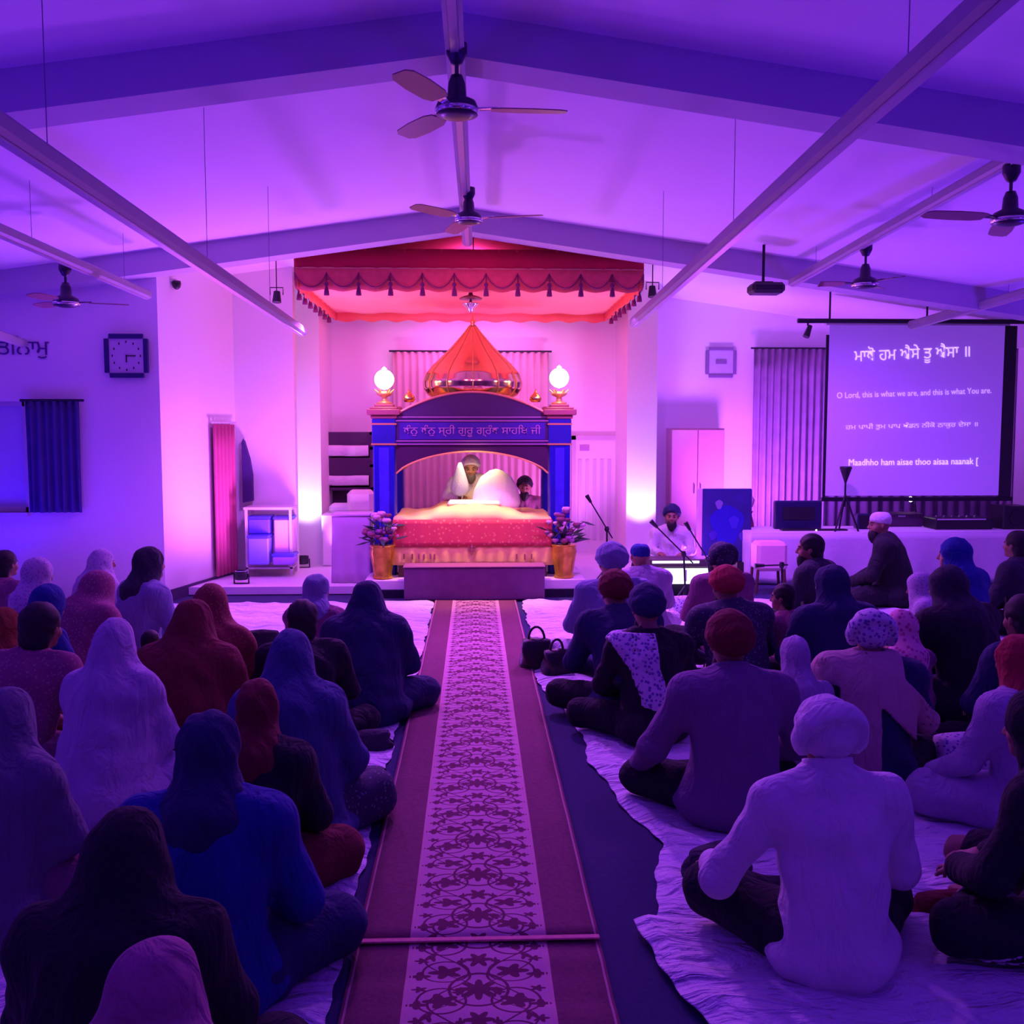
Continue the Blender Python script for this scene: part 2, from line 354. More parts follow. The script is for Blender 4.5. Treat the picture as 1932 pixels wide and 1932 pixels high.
# projector
pj = W(1445,545,10.2); e = empty('projector', pj, label='dark projector hung from the ceiling right of the canopy', cat='projector')
MB().box(pj.x-.17,pj.x+.17,pj.y-.13,pj.y+.13,pj.z-.055,pj.z+.055,bev=.03).build('body', black_plastic, e, smooth=False)
MB().tube([(pj.x+.06,pj.y+.12,pj.z),(pj.x+.06,pj.y+.16,pj.z)], .035, 14).build('lens', glass, e)
MB().tube([(pj.x-.03,pj.y,pj.z+.05),(pj.x-.03,pj.y,roof(pj.x))], .015).build('mount_pole', dark_metal, e)
B('mount_plate', dark_metal, e, pj.x-.12, pj.x+.06, pj.y-.05, pj.y+.05, pj.z+.055, pj.z+.07)
# cctv, wall lettering, clocks
cc = W(333,537,YW+.3); e = empty('security_camera', cc, label='small dark dome camera high on the pink alcove wall', cat='camera')
MB().lathe(cc, [(.045,.04),(.05,.01),(.04,-.03),(.02,-.05),(.004,-.055)]).build('dome', black_plastic, e, smooth=True)
B('bracket', white_metal, e, cc.x-.16, cc.x+.0, cc.y-.03, cc.y+.03, cc.z+.03, cc.z+.06)
letter_dark = mat('letter_dark', (.10,.02,.22), .6)
lp = W(30,655,YW-.01)
e = empty('wall_lettering', lp, label='dark raised lettering on the blue wall at the far left edge', cat='wall lettering')
letters('letter_row', 'ਧਾਨ ਸਤਿਨਾਮੁ', letter_dark, e, (lp.x-.20,lp.y,lp.z), 1.1, height=.24, depth=.01)
def clock(name, px0,py0,px1,py1,Y,fcol,label,cat='clock'):
    x0,x1,z0,z1 = RECT(px0,py0,px1,py1,Y); e = empty(name, ((x0+x1)/2,Y,(z0+z1)/2), label=label, cat=cat)
    t = .035 if cat=='clock' else .03
    fr_ = MB(); w = (x1-x0)*.11
    c = w*1.0
    for (a,b_,c_,d_) in ((x0,x0+w,z0+c,z1-c),(x1-w,x1,z0+c,z1-c),(x0+c,x1-c,z0,z0+w),(x0+c,x1-c,z1-w,z1)): fr_.box(a,b_,Y-t,Y+.004,c_,d_,bev=.006)
    fr_.build('frame', fcol, e)
    B('dial', mat('dial_'+name,(.55,.5,.6),.5,noise=.1), e, x0+w*.7, x1-w*.7, Y-t*.5, Y+.004, z0+w*.7, z1-w*.7)
    return e, ((x0+x1)/2, (z0+z1)/2, x1-x0)
e,(cx,cz,cw) = clock('wall_clock',198,630,281,713,YW-.03,mat('clock_frame',(.02,.015,.12),.4),'square wall clock with thick dark frame on the blue left wall')
hb = MB(); hb.box(cx-.004,cx+.1,YW-.055,YW-.05,cz-.006,cz+.006); hb.build('hand', black_plastic, e)
hb = MB(); hb.box(cx-.006,cx+.006,YW-.055,YW-.05,cz-.07,cz+.01); hb.build('hand', black_plastic, e)
for k in range(12):
    a = k*PI/6; MB().box(cx+cw*.32*math.sin(a)-.006,cx+cw*.32*math.sin(a)+.006,YW-.052,YW-.045,cz+cw*.32*math.cos(a)-.012,cz+cw*.32*math.cos(a)+.012).build('hour_mark', black_plastic, e)
e,(cx,cz,cw) = clock('picture_frame',1331,655,1389,713,YF-.01,mat('frame_mauve',(.25,.16,.3),.5),'small square framed picture on the wall right of the right column','picture frame')
B('print_mark', mat('frame_mauve',(.25,.16,.3)), e, cx-.08, cx+.08, YF-.04, YF-.03, cz-.02, cz+.03)
# ------------------------------------------------------------------ alcove furniture left
# side curtain in the splayed wall
e = empty('door_curtain', (-3.14,12.15,.1), label='rose pleated curtain hung over the doorway in the left alcove wall', cat='curtain')
def sidept(t, off=.05): p = p0.lerp(p1, t); return p - nn.normalized()*off
ta, tb = .60, .92
def fn(u,v):
    p = sidept(ta+(tb-ta)*u, .06+.03*math.sin(u*6*2*PI)); return (p.x,p.y,.14+1.84*v)
MB().grid(fn,48,6).build('curtain_panel', mat('curtain_rose',(.55,.10,.22),.9,noise=.2,scale=3), e, smooth=True, thick=.006)
MB().tube([(*sidept(ta-.02,.06)[:2],2.0),(*sidept(tb+.02,.06)[:2],2.0)],.014).build('curtain_rail', white_metal, e)
# dark garment on the return wall
x0,x1,z0,z1 = RECT(458,828,476,948,12.5)
e = empty('hanging_coat', ((x0+x1)/2,12.52,z0), label='dark coat hanging in the corner beside the rose curtain', cat='coat')
MB().prism([(x0,z0),(x1,z0+.02),(x1,z0+.35),(x1-.03,z1-.25),(x0+.02,z1),(x0,z1-.05)],12.46,12.56).build('coat_body', mat('coat_dark',(.05,.02,.14),.9), e)
MB().tube([(x0+.02,12.58,z1-.02),(x0+.02,12.50,z1)], .01).build('hook', chrome, e)
# low shelf with plastic boxes
e = empty('side_table', (W(508,1070,12.3).x,12.3,0), label='low white table with a pale cloth in the left alcove', cat='table')
x0,x1,_,_ = RECT(466,950,556,960,12.3)
zt = W(500,955,12.3).z; zf = 0.12
B('table_top', white_metal, e, x0, x1, 12.1, 12.5, zt-.03, zt)
for sx in (x0+.01, x1-.04):
    for sy in (12.12, 12.45): B('leg', white_metal, e, sx, sx+.03, sy, sy+.03, zf, zt-.03)
B('lower_shelf', white_metal, e, x0+.01, x1-.01, 12.12, 12.48, .2, .22)
def tub(px0,py0,px1,py1,Y,col,label,nm='storage_box'):
    x0,x1,z0,z1 = RECT(px0,py0,px1,py1,Y); e = empty(nm, ((x0+x1)/2,Y+.14,z0), label=label, cat='storage box')
    MB().box(x0+.01,x1-.01,Y,Y+.28,z0,z1-.03,bev=.015).build('box_body', col, e)
    MB().box(x0,x1,Y-.01,Y+.29,z1-.035,z1,bev=.01).build('lid', mat('lid_blue',(.06,.05,.5),.4), e)
    return e
tub(466,1010,508,1066,12.0,mat('tub_blue',(.22,.2,.8),.35),'blue plastic storage box at the bottom left on the alcove floor')
tub(466,974,510,1008,12.15,mat('tub_blue2',(.14,.1,.75),.35),'blue plastic storage box standing on top of another box')
tub(515,975,552,1045,12.15,mat('tub_pink',(.75,.5,.75),.4),'tall pale pink box right of the blue boxes in the alcove')
tub(512,1045,556,1066,12.0,mat('tub_violet',(.3,.15,.7),.4),'flat violet box on the floor under the pale pink box')
# alcove low stage floor and palki platform
stage_mat = mat('stage_sheet', (.72,.66,.72), .9, noise=.05, bump=.2, bscale=10)
st = MB(); st.add([(-3.36,11.35,.012),(-2.98,12.58,.012),(-2.43,12.58,.012),(-2.43,13.28,.012),(-2.06,13.29,.012),(-2.06,14.38,.012),(2.06,14.38,.012),(2.06,13.29,.012),(2.9,13.29,.012),(3.1,11.35,.012)]
     + [(-3.36,11.35,.10),(-2.98,12.58,.10),(-2.43,12.58,.10),(-2.43,13.28,.10),(-2.06,13.29,.10),(-2.06,14.38,.10),(2.06,14.38,.10),(2.06,13.29,.10),(2.9,13.29,.10),(3.1,11.35,.10)],
     [tuple(range(9,-1,-1)), tuple(range(10,20))]+[(i,(i+1)%10,(i+1)%10+10,i+10) for i in range(10)])
o = st.build('floor_stage', stage_mat); struct(o)
x0,x1,_,_ = RECT(690,1090,1102,1100,11.2)
e = empty('palki_platform', (0,12,.1), label='pale low platform under the throne canopy', cat='platform')
B('plinth', mat('base_dark',(.06,.03,.10),.6), e, x0+.05, x1-.05, 11.12, 13.2, .0, .10)
B('deck', stage_mat, e, x0, x1, 11.05, 13.2, .10, .215, bev=.01)
x0,x1,_,_ = RECT(763,1090,1027,1100,10.9)
plum = mat('plum_velvet', (.16,.05,.16), .95, noise=.25, scale=8, bump=.2, bscale=200)
e = empty('front_step', ((x0+x1)/2,10.95,0), label='plum velvet covered step block in front of the throne', cat='step')
B('step_body', plum, e, x0, x1, 10.82, 11.12, .015, .385, bev=.015)
B('top_cover', mat('plum_top',(.30,.10,.22),.9), e, x0-.01, x1+.01, 10.81, 11.12, .385, .40, bev=.006)
# ------------------------------------------------------------------ palki
YP = 11.45
pL0,pL1,_,_ = RECT(701,900,749,900,YP); pR0,pR1,_,_ = RECT(1033,900,1079,900,YP)
zp = lambda py: W(890,py,YP).z
blue_enamel = mat('blue_enamel', (.012,.01,.42), .35, .1, noise=.25, scale=5)
navy_panel = mat('navy_panel', (.04,.012,.10), .45)
pk = empty('palki_throne', (0,12.0,.215), label='domed ceremonial throne with blue pillars and arched front under the red canopy', cat='throne')
DB = 1.25
yb = YP+DB
for (a,b_) in ((pL0,pL1),(pR0,pR1)):
    for yy in (YP, yb):
        o = B('pillar', blue_enamel, pk, a+.02, b_-.02, yy, yy+(b_-a)-.04, .215, zp(838), bev=.015)
        B('pillar_inlay', mat('inlay_blue',(.05,.035,.75),.3,noise=.5,scale=9), pk, a+.09, b_-.09, yy-.008, yy+.01, .6, zp(845))
        B('pillar_head', mat('enamel_deep',(.02,.02,.30),.35,noise=.3), pk, a+.01, b_-.01, yy-.01, yy+(b_-a)-.02, zp(838), zp(790), bev=.01)
        cp = MB(); cxm, cym = (a+b_)/2, yy+(b_-a)/2-.01
        for k,(w,h0,h1) in enumerate(((.15,zp(790),zp(783)),(.19,zp(783),zp(772)),(.16,zp(772),zp(768)),(.11,zp(768),zp(762)))): cp.box(cxm-w,cxm+w,cym-w,cym+w,h0,h1,bev=.008)
        cp.build('pillar_capital', mat('capital_red',(.38,.12,.14),.4,.2), pk)
        for zz in (zp(838), zp(800)):
            B('pillar_band', gold_paint, pk, a-.0, b_+.0, yy-.014, yy+(b_-a)-.02, zz-.01, zz+.01)
ix0, ix1 = pL1-.01, pR0+.01; mid = (ix0+ix1)/2; hw = (ix1-ix0)/2
def spandrel(y0,y1,zlo_edge,zlo_apex,ztop,name,m_):
    n = 24; poly = [(ix0,ztop)]+[(ix0+(ix1-ix0)*i/n, zlo_edge+(zlo_apex-zlo_edge)*(1-((i/n*2-1)**2))**.75) for i in range(n+1)]+[(ix1,ztop)]
    b_ = MB()
    for i in range(n):
        xa, za = poly[i+1]; xb, zb = poly[i+2]
        b_.prism([(xa,za),(xb,zb),(xb,ztop),(xa,ztop)], y0, y1)
    o = b_.build(name, m_, pk)
    t = MB().tube([(x,y0-.008,z) for x,z in poly[1:-1]], .011, 8).build('arch_moulding', gold_paint, pk); return o
for yy in (YP+.04, yb+.04):
    spandrel(yy, yy+.05, zp(893), zp(852), zp(838), 'arch_spandrel', mat('spandrel_plum',(.05,.008,.06),.5))
    B('header_beam', navy_panel, pk, ix0, ix1, yy-.02, yy+.1, zp(838), zp(786))
    for z_ in (838, 832, 794, 787): B('header_moulding', mat('mould_violet',(.45,.22,.45),.4,.3), pk, ix0, ix1, yy-.032, yy-.015, zp(z_)-.007, zp(z_)+.007)
B('inscription_panel', mat('inscr_blue',(.05,.02,.30),.4,noise=.4,scale=4), pk, ix0+.04, ix1-.04, YP+.015, YP+.03, zp(829), zp(797))
letters('inscription', 'ਧੰਨੁ ਧੰਨੁ ਸ੍ਰੀ ਗੁਰੂ ਗ੍ਰੰਥ ਸਾਹਿਬ ਜੀ', mat('inscr_letter',(.55,.30,.55),.4,.3), pk, (mid,YP+.010,zp(813)), (ix1-ix0)*.9, height=.14, depth=.012)
for a,b_ in ((pL0+.05,pL0+.13),(pR1-.13,pR1-.05)): B('side_header', navy_panel, pk, a, b_, YP+.2, yb, zp(838), zp(790))
# curved top gable
def gable(y0,y1):
    n=24; b_=MB(); pts=[(ix0+(ix1-ix0)*i/n, zp(783)+(zp(739)-zp(783))*math.cos((i/n*2-1)*PI/2)**.85) for i in range(n+1)]
    for i in range(n): b_.prism([(pts[i][0],zp(786)),(pts[i+1][0],zp(786)),pts[i+1],pts[i]], y0, y1)
    b_.build('gable_arch', mat('gable_plum',(.05,.014,.10),.5), pk)
    MB().tube([(x,y0-.005,z) for x,z in pts], .014, 8).build('gable_moulding', mat('mould_orange',(.7,.3,.18),.4,.3), pk)
gable(YP+.03, YP+.12); gable(yb+.03, yb+.12)
n=16; b_=MB(); zr=zp(776); pts=[(ix0+(ix1-ix0)*i/n, zp(783)+(zp(745)-zp(783))*math.cos((i/n*2-1)*PI/2)**.85) for i in range(n+1)]
for i in range(n): b_.prism([(pts[i][0],pts[i][1]-.03),(pts[i+1][0],pts[i+1][1]-.03),pts[i+1],pts[i]], YP+.12, yb+.03)
b_.build('vault_roof', mat('roof_gold',(.5,.25,.12),.4,.4), pk)
# dome
dy = 12.05; S = lambda py: W(890,py,dy).z; dx = W(892,700,dy).x
rb = abs(W(985,720,dy).x-W(800,720,dy).x)/2
prof = [(rb*.72,S(752)),(rb*.9,S(745)),(rb*.99,S(733)),(rb*1.0,S(722)),(rb*.93,S(705)),(rb*.78,S(688)),(rb*.60,S(672)),(rb*.42,S(655)),(rb*.28,S(640)),(rb*.17,S(628)),(rb*.09,S(618)),(rb*.03,S(612))]
prof2 = []
for i in range(len(prof)-1):
    for k in range(4): t=k/4; prof2.append((prof[i][0]*(1-t)+prof[i+1][0]*t, prof[i][1]*(1-t)+prof[i+1][1]*t))
prof2.append(prof[-1])
gold_dome = mat('gold_dome', (.96,.55,.30), .16, 1, noise=.05)
MB().lathe((dx,dy,0), prof2, 96, fn=lambda t,z: 1+.035*abs(math.sin(6*t))).build('dome', gold_dome, pk, smooth=True)
for k in range(12):
    t = k*PI/6; MB().tube([(dx+r*1.01*math.cos(t), dy+r*1.01*math.sin(t), z) for r,z in prof], .007, 6).build('dome_rib', gold_paint, pk)
MB().lathe((dx,dy,0), [(rb*.70,S(764)),(rb*.80,S(760)),(rb*.86,S(752)),(rb*.74,S(748))], 48, fn=lambda t,z:1+.03*math.cos(24*t)).build('dome_collar', gold, pk, smooth=True)
MB().lathe((dx,dy,0), [(.02,S(618)),(.05,S(615)),(.02,S(611)),(.04,S(607)),(.015,S(603)),(.006,S(596)),(.001,S(590))], 16).build('finial', gold, pk, smooth=True)
for px in (770, 1012):        # the small corner domes
    q = W(px,745,YP+.1)
    MB().lathe((q.x,YP+.25,q.z-.08), [(.05,0),(.075,.03),(.06,.07),(.03,.10),(.012,.13),(.002,.16)], 20).build('corner_dome', gold, pk, smooth=True)
# bed with cloths
bed0,bed1 = ix0-.02, ix1+.02
ybf = YP-.22
zb = lambda py: W(890,py,ybf).z
B('bed_base', wood, pk, bed0+.05, bed1-.05, ybf+.05, yb, .215, zb(985))
red_brocade = pattern('red_brocade', (.62,.06,.10), (.72,.22,.16), 22, .22)
yellow_cloth = mat('yellow_cloth', (.90,.62,.22), .75, noise=.12, scale=6, bump=.25, bscale=10)
def fn(u,v):
    return (bed0-.01+(bed1-bed0+.02)*u, ybf-.012+.004*math.sin(u*60)*(1-v), zb(1031)+(zb(980)-zb(1031))*v)
MB().grid(fn,80,6).build('red_panel', red_brocade, pk, smooth=True, thick=.012)
def fn(u,v):
    return (bed0-.03+(bed1-bed0+.06)*u, ybf-.0+.012*math.sin(u*90)*(1-v), zb(1066)+(zb(1029)-zb(1066))*v+.004*math.sin(u*37)*(1-v))
MB().grid(fn,120,5).build('yellow_skirt', yellow_cloth, pk, smooth=True, thick=.01)
for k in range(9):
    px = (762,778,790,800,812,820,975,990,1003)[k]; q = W(px,1050,ybf-.02)
    B('skirt_motif', mat('motif_plum',(.35,.10,.15),.6), pk, q.x-.008, q.x+.008, ybf-.022, ybf-.012, q.z-.03, q.z+.03)
q = W(890,1035,ybf-.02); em = MB()
n=20
for k in range(n):                                   # ring, blade and two curved swords
    t0,t1 = 2*PI*k/n, 2*PI*(k+1)/n
    em.prism([(q.x+.030*math.cos(t0),q.z+.030*math.sin(t0)),(q.x+.030*math.cos(t1),q.z+.030*math.sin(t1)),(q.x+.022*math.cos(t1),q.z+.022*math.sin(t1)),(q.x+.022*math.cos(t0),q.z+.022*math.sin(t0))],ybf-.024,ybf-.016)
em.prism([(q.x-.007,q.z-.05),(q.x+.007,q.z-.05),(q.x+.010,q.z+.035),(q.x,q.z+.06),(q.x-.010,q.z+.035)],ybf-.026,ybf-.016)
for s in (-1,1):
    for k in range(8):
        t0,t1 = -PI/2+PI*.75*k/8, -PI/2+PI*.75*(k+1)/8; w=.009
        f_=lambda t,r:(q.x+s*r*math.cos(t),q.z+r*math.sin(t))
        em.prism([f_(t0,.048),f_(t1,.048),f_(t1,.040),f_(t0,.040)],ybf-.024,ybf-.016)
em.build('emblem', mat('motif_plum',(.35,.10,.15),.6), pk)
def fn(u,v):
    x = bed0+(bed1-bed0)*u; y = ybf-.01+v*(yb-ybf-.1)
    h = zb(978)+ (zb(956)-zb(976))*math.exp(-((u-.5)/.27)**4)*min(1,(v+.04)/.12)+.008*math.sin(u*23+v*7)+.006*math.sin(u*51)
    if v < .02: h = zb(984)
    return (x,y,h)
MB().grid(fn,70,40).build('yellow_top_cloth', mat('yellow_top',(.93,.66,.26),.8,noise=.1,scale=4,bump=.2,bscale=9), pk, smooth=True, thick=.012)
# holy book draped in white with cushion
MB().box(mid-.30,mid+.34,YP+.25,YP+.65,zb(960),zb(952),bev=.03).build('cushion', white_cloth, pk)
# lamps on the front pillars
globe_mat = mat('lamp_glass', (1,.9,.75), .4, emit=5, ecol=(1,.74,.48), noise=0)
for (px,py,a,b_,lab) in ((730,716,pL0,pL1,'lit round globe lamp standing on the left front pillar of the throne'),(1048,713,pR0,pR1,'lit round globe lamp standing on the right front pillar of the throne')):
    cxm = (a+b_)/2; zt = zp(762); zg = W(px,py,YP+.13).z
    e = empty('globe_lamp', (cxm,YP+.13,zt), label=lab, cat='lamp')
    MB().lathe((cxm,YP+.13,zt), [(.09,0),(.09,.02),(.04,.035),(.03,.08),(.075,.10),(.10,.125),(.06,.14),(.025,.15)], 20).build('lamp_base', gold_paint, e, smooth=True)
    MB().lathe((cxm,YP+.13,zg), [(.002,-.12)]+[(.115*math.cos(t),.115*math.sin(t)) for t in np.linspace(-1.3,1.35,12)]+[(.03,.125),(.002,.15)], 24).build('globe', globe_mat, e, smooth=True)
    for k in range(6):
        t=k*PI/3; MB().tube([(cxm+.07*math.cos(t),YP+.13+.07*math.sin(t),zt+.13),(cxm+.115*math.cos(t),YP+.13+.115*math.sin(t),zt+.17)],.008,6).build('cup_petal', gold_paint, e)
    light('POINT',(cxm,YP-.12,zg+.02),(1,.50,.38),9,size=.08,name='globe_light')
# vases of flowers
vase_gold = mat('vase_gold', (.80,.42,.05), .3, .6, noise=.5, scale=14)
leafm = mat('dark_leaf', (.03,.07,.06), .7); petal = [mat('petal_a',(.35,.12,.35),.8), mat('petal_b',(.75,.45,.6),.8), mat('petal_c',(.25,.06,.14),.8)]
for (px,lab,sg) in ((722,'gold vase of dark flowers at the left foot of the throne',-1),(1064,'gold vase of dark flowers at the right foot of the throne',1)):
    q = W(px,1083,11.18); q.y = 11.18; q.z = .215; e = empty('flower_vase', q, label=lab, cat='vase')
    q = Vector((q.x,11.18,.215))
    MB().lathe(q, [(.10,0),(.115,.02),(.10,.05),(.115,.15),(.14,.30),(.13,.36),(.145,.38),(.135,.385)], 28, fn=lambda t,z:1+.04*math.cos(8*t)).build('vase_body', vase_gold, e, smooth=True)
    rnd = random.Random(px); stm = MB()
    for k in range(26):
        t = rnd.uniform(0,2*PI); r = rnd.uniform(.02,.22); h = .40+rnd.uniform(.05,.42)*(1-.5*r/.24)
        c = q+Vector((r*math.cos(t), r*math.sin(t)*.5, h)); stm.tube([q+Vector((0,0,.3)), q+Vector((r*.3*math.cos(t),0,h*.7)), c], .004, 5)
        rr = rnd.uniform(.03,.05)
        MB().lathe(c, [(rr*.3,-rr*.7),(rr*.9,-rr*.2),(rr,.1*rr),(rr*.7,rr*.6),(rr*.2,rr*.5)], 12, fn=lambda t,z:1+.25*math.cos(5*t)).build('blossom', petal[k%3], e, smooth=True)
    stm.build('stems', leafm, e)
    for k in range(22):
        t = rnd.uniform(0,2*PI); r = rnd.uniform(.12,.28); h=.36+rnd.uniform(.05,.3); c = q+Vector((r*math.cos(t), r*.5*math.sin(t), h))
        d_ = Vector((math.cos(t),.3*math.sin(t),rnd.uniform(-.4,.5))).normalized()*.09; s_=Vector((0,0,1)).cross(d_).normalized()*.025+Vector((0,0,.012))
        MB().add([c-d_,c+s_,c+d_,c-s_],[(0,1,2,3)]).build('leaf', leafm, e, thick=.003)
# ------------------------------------------------------------------ canopy
YC0, YC1 = 11.05, 14.15
xc0, xc1 = W(556,540,YC0).x, W(1214,540,YC0).x
z_top, z_band, z_sc, z_un = 3.90, W(880,507,YC0).z, W(880,532,YC0).z, W(880,552,YC0).z
cn = empty('red_canopy', (0,12.6,z_un), label='large red fabric canopy with scalloped valance and tassels hung over the throne', cat='canopy')
red_top = mat('canopy_red', (.62,.015,.045), .8, noise=.15, scale=3, bump=.2, bscale=20)
red_val = mat('valance_red', (.90,.12,.12), .7, noise=.25, scale=14, bump=.2, bscale=25)
und = mat('canopy_under', (.88,.34,.28), .8, noise=.12, scale=2.5, bump=.2, bscale=8)
def fn(u,v): 
    return (xc0+.02+(xc1-xc0-.04)*u, YC0+.02+(YC1-YC0-.04)*v, z_un+.13-.05*math.sin(u*PI)*math.sin(v*PI)+.01*math.sin(u*40))
MB().grid(fn,60,30).build('underside_cloth', und, cn, smooth=True, thick=.006)
B('top_cloth', red_top, cn, xc0, xc1, YC0, YC1, z_top-.03, z_top)
def valance(P0,P1,ns,tas,nrm):
    P0,P1 = Vector(P0),Vector(P1); L=(P1-P0).length
    def f1(u,v):
        p=P0.lerp(P1,u)+nrm*(.006*math.sin(u*L*30)); return (p.x,p.y,z_band+(z_top-z_band)*v)
    MB().grid(f1,60,2).build('valance_band', red_top, cn, smooth=True, thick=.008)
    MB().tube([(P0.x,P0.y,z_band),(P1.x,P1.y,z_band)],.009,6).build('band_braid', mat('braid',(.8,.35,.2),.6), cn)
    def f2(u,v):
        p=P0.lerp(P1,u)+nrm*(.012*math.sin(u*ns*2*PI)*(1-v)); s_=abs(math.sin(u*ns*PI)); zl=z_band-(z_band-z_sc)*(.35+1.1*s_**.7)
        return (p.x,p.y,zl+(z_band-zl)*v)
    MB().grid(f2,ns*10,3).build('scalloped_flounce', red_val, cn, smooth=True, thick=.008)
    # longer orange back fall behind the scallops
    def f3(u,v):
        p=P0.lerp(P1,u)-nrm*(.03+.012*math.sin(u*L*20)*(1-v)); zl=z_un+.02+.015*math.cos(u*ns*2*PI)
        return (p.x,p.y,zl+(z_band-zl)*v)
    MB().grid(f3,ns*6,3).build('inner_fall', mat('inner_fall',(.80,.16,.12),.8,noise=.1), cn, smooth=True, thick=.006)
    pts=[]
    for k in range(ns*10+1):
        u=k/(ns*10); q=f2(u,0); pts.append(q)
    MB().tube(pts,.008,5).build('flounce_braid', mat('braid_plum',(.30,.03,.12),.7), cn)
    if tas:
        for k in range(1,ns):
            p=P0.lerp(P1,k/ns)+nrm*.02; zt=z_band-(z_band-z_sc)*.35
            MB().lathe((p.x,p.y,0),[(.006,zt),(.006,zt-.10),(.022,zt-.115),(.024,zt-.135),(.012,zt-.15),(.026,zt-.20),(.032,zt-.25),(.004,zt-.255)],10).build('tassel', mat('tassel_plum',(.22,.02,.12),.8), cn, smooth=True)
valance((xc0,YC0,0),(xc1,YC0,0),11,True,Vector((0,-1,0)))
valance((xc0,YC0,0),(xc0,YC1,0),8,True,Vector((-1,0,0)))
valance((xc1,YC0,0),(xc1,YC1,0),8,True,Vector((1,0,0)))
valance((xc0,YC1,0),(xc1,YC1,0),11,False,Vector((0,1,0)))
for x_ in (xc0+.05,0,xc1-.05):
    for y_ in (YC0+.05,YC1-.05):
        if roof(x_)>z_top+.02: MB().tube([(x_,y_,z_top-.01),(x_,y_,roof(x_))],.006,5).build('hanging_cord', dark_metal, cn)
q = W(888,565,11.6)
e = empty('hanging_parasol_ornament', q, label='small silver tiered ornament hanging under the canopy above the dome', cat='ornament')
MB().lathe(q,[(.13,0),(.135,.012),(.09,.035),(.03,.05),(.01,.12),(.01,z_un+.09-q.z)],24).build('upper_disc', mat('silver_dull',(.35,.18,.2),.4,.8), e, smooth=True)
MB().lathe(q,[(.003,-.16),(.03,-.13),(.04,-.10),(.09,-.06),(.10,-.045),(.02,-.03),(.01,0)],24).build('lower_bell', chrome, e, smooth=True)
# hung stage lamps either side
for (px,py,lab) in ((522,560,'small dark stage lamp hanging left of the canopy'),(1231,550,'small dark stage lamp hanging right of the canopy')):
    q = W(px,py,11.0); e = empty('stage_lamp', q, label=lab, cat='stage lamp')
    MB().tube([q+Vector((0,0,-.06)),q+Vector((0,.02,.06))],[.05,.035],12).build('lamp_can', black_plastic, e)
    MB().tube([q+Vector((0,0,.05)),(q.x,q.y,roof(q.x)-.015)],.006,6).build('drop_rod', dark_metal, e)
    MB().tube([q+Vector((-.07,0,.02)),q+Vector((-.07,0,.1)),q+Vector((.07,0,.1)),q+Vector((.07,0,.02))],.006,6).build('yoke', dark_metal, e)
# ------------------------------------------------------------------ alcove back wall things
x0,x1,z0,z1 = RECT(742,664,1034,985,YF-.1)
vs = mat('curtain_beige',(.74,.56,.54),.85,noise=.15,scale=3)
curtain('striped_back_curtain', x0, x1, z0, z1, YF-.09, vs, 'wide beige pleated curtain on the back wall behind the dome', 22, .03)
x0,x1,z0,z1 = RECT(607,815,702,925,YF-.35)
e = empty('wall_shelf', ((x0+x1)/2,YF-.2,z0), label='dark shelves with folded white cloths behind the left pillar', cat='shelf')
shd = mat('shelf_dark',(.06,.01,.07),.5)
B('shelf_back', shd, e, x0, x1, YF-.06, YF-.02, z0-.35, z1)
for zz in (z1-.02, z0+(z1-z0)*.72, z0+(z1-z0)*.42, z0+.02): B('shelf_board', shd, e, x0, x1, YF-.38, YF-.03, zz-.02, zz+.02)
for xx in (x0, x1-.03): B('shelf_side', shd, e, xx, xx+.03, YF-.38, YF-.02, z0-.35, z1)
B('shelf_drop', shd, e, x0+.03,x1-.03,YF-.375,YF-.36,z1-.19,z1-.02)
B('shelf_drop', shd, e, x0+.03,x1-.03,YF-.375,YF-.36,z0+(z1-z0)*.24,z0+(z1-z0)*.56)
for k,(za,zc_) in enumerate(((.60,.76),(.10,.24))):
    def fn(u,v): 
        t=v*PI; return (x0+.05+(x1-x0-.1)*u, YF-.37+.01*math.sin(u*20)-.02*math.sin(t), z0+(z1-z0)*(za+(zc_-za)*v)+.012*math.sin(u*7+k*2)*math.sin(t))
    o = MB().grid(fn,30,8).build('folded_cloth', white_cloth, None, smooth=True, thick=.05)
    tag(o,'folded white cloths on the '+('upper' if k==0 else 'lower')+' dark shelf behind the left pillar','folded cloth')
# lit bundle and draped lectern box left of palki
x0,x1,z0,z1 = RECT(655,925,704,968,13.2)
e = empty('cloth_bundle', ((x0+x1)/2,13.3,z0), label='pale cloth bundle on the back table left of the throne', cat='cloth bundle')
MB().box(x0,x1,13.15,13.45,z0,z1,bev=.05).build('bundle_body', mat('cream_cloth',(.9,.82,.7),.9,bump=.3,bscale=8), e)
MB().box(x0-.25,x1-.2,13.2,13.5,z0,z0+.12,bev=.04).build('bundle_fold', white_cloth, e)
B('back_table', white_cloth, None, W(607,960,13.1).x, W(705,960,13.1).x, 13.05, 13.9, .10, z0, bev=.02)
tag(bpy.data.objects['back_table'],'white draped table standing behind the lectern box at left','table')
x0,x1,z0,z1 = RECT(627,972,698,1098,11.6)
e = empty('draped_lectern', ((x0+x1)/2,11.75,.1), label='violet draped box stand left of the throne', cat='lectern')
def fn(u,v):
    per = u*4; 
    X = [x0,x1,x1,x0,x0]; Y_ = [11.6,11.6,11.95,11.95,11.6]; i=min(3,int(per)); t=per-i
    fx=.012*math.sin(u*70)*(1-v); sp=.02*(1-v)
    cx_,cy_=(x0+x1)/2,11.775
    x=X[i]*(1-t)+X[i+1]*t; y=Y_[i]*(1-t)+Y_[i+1]*t
    return (cx_+(x-cx_)*(1+sp*2)+fx, cy_+(y-cy_)*(1+sp*2)+fx, .105+(z1-.105)*v)
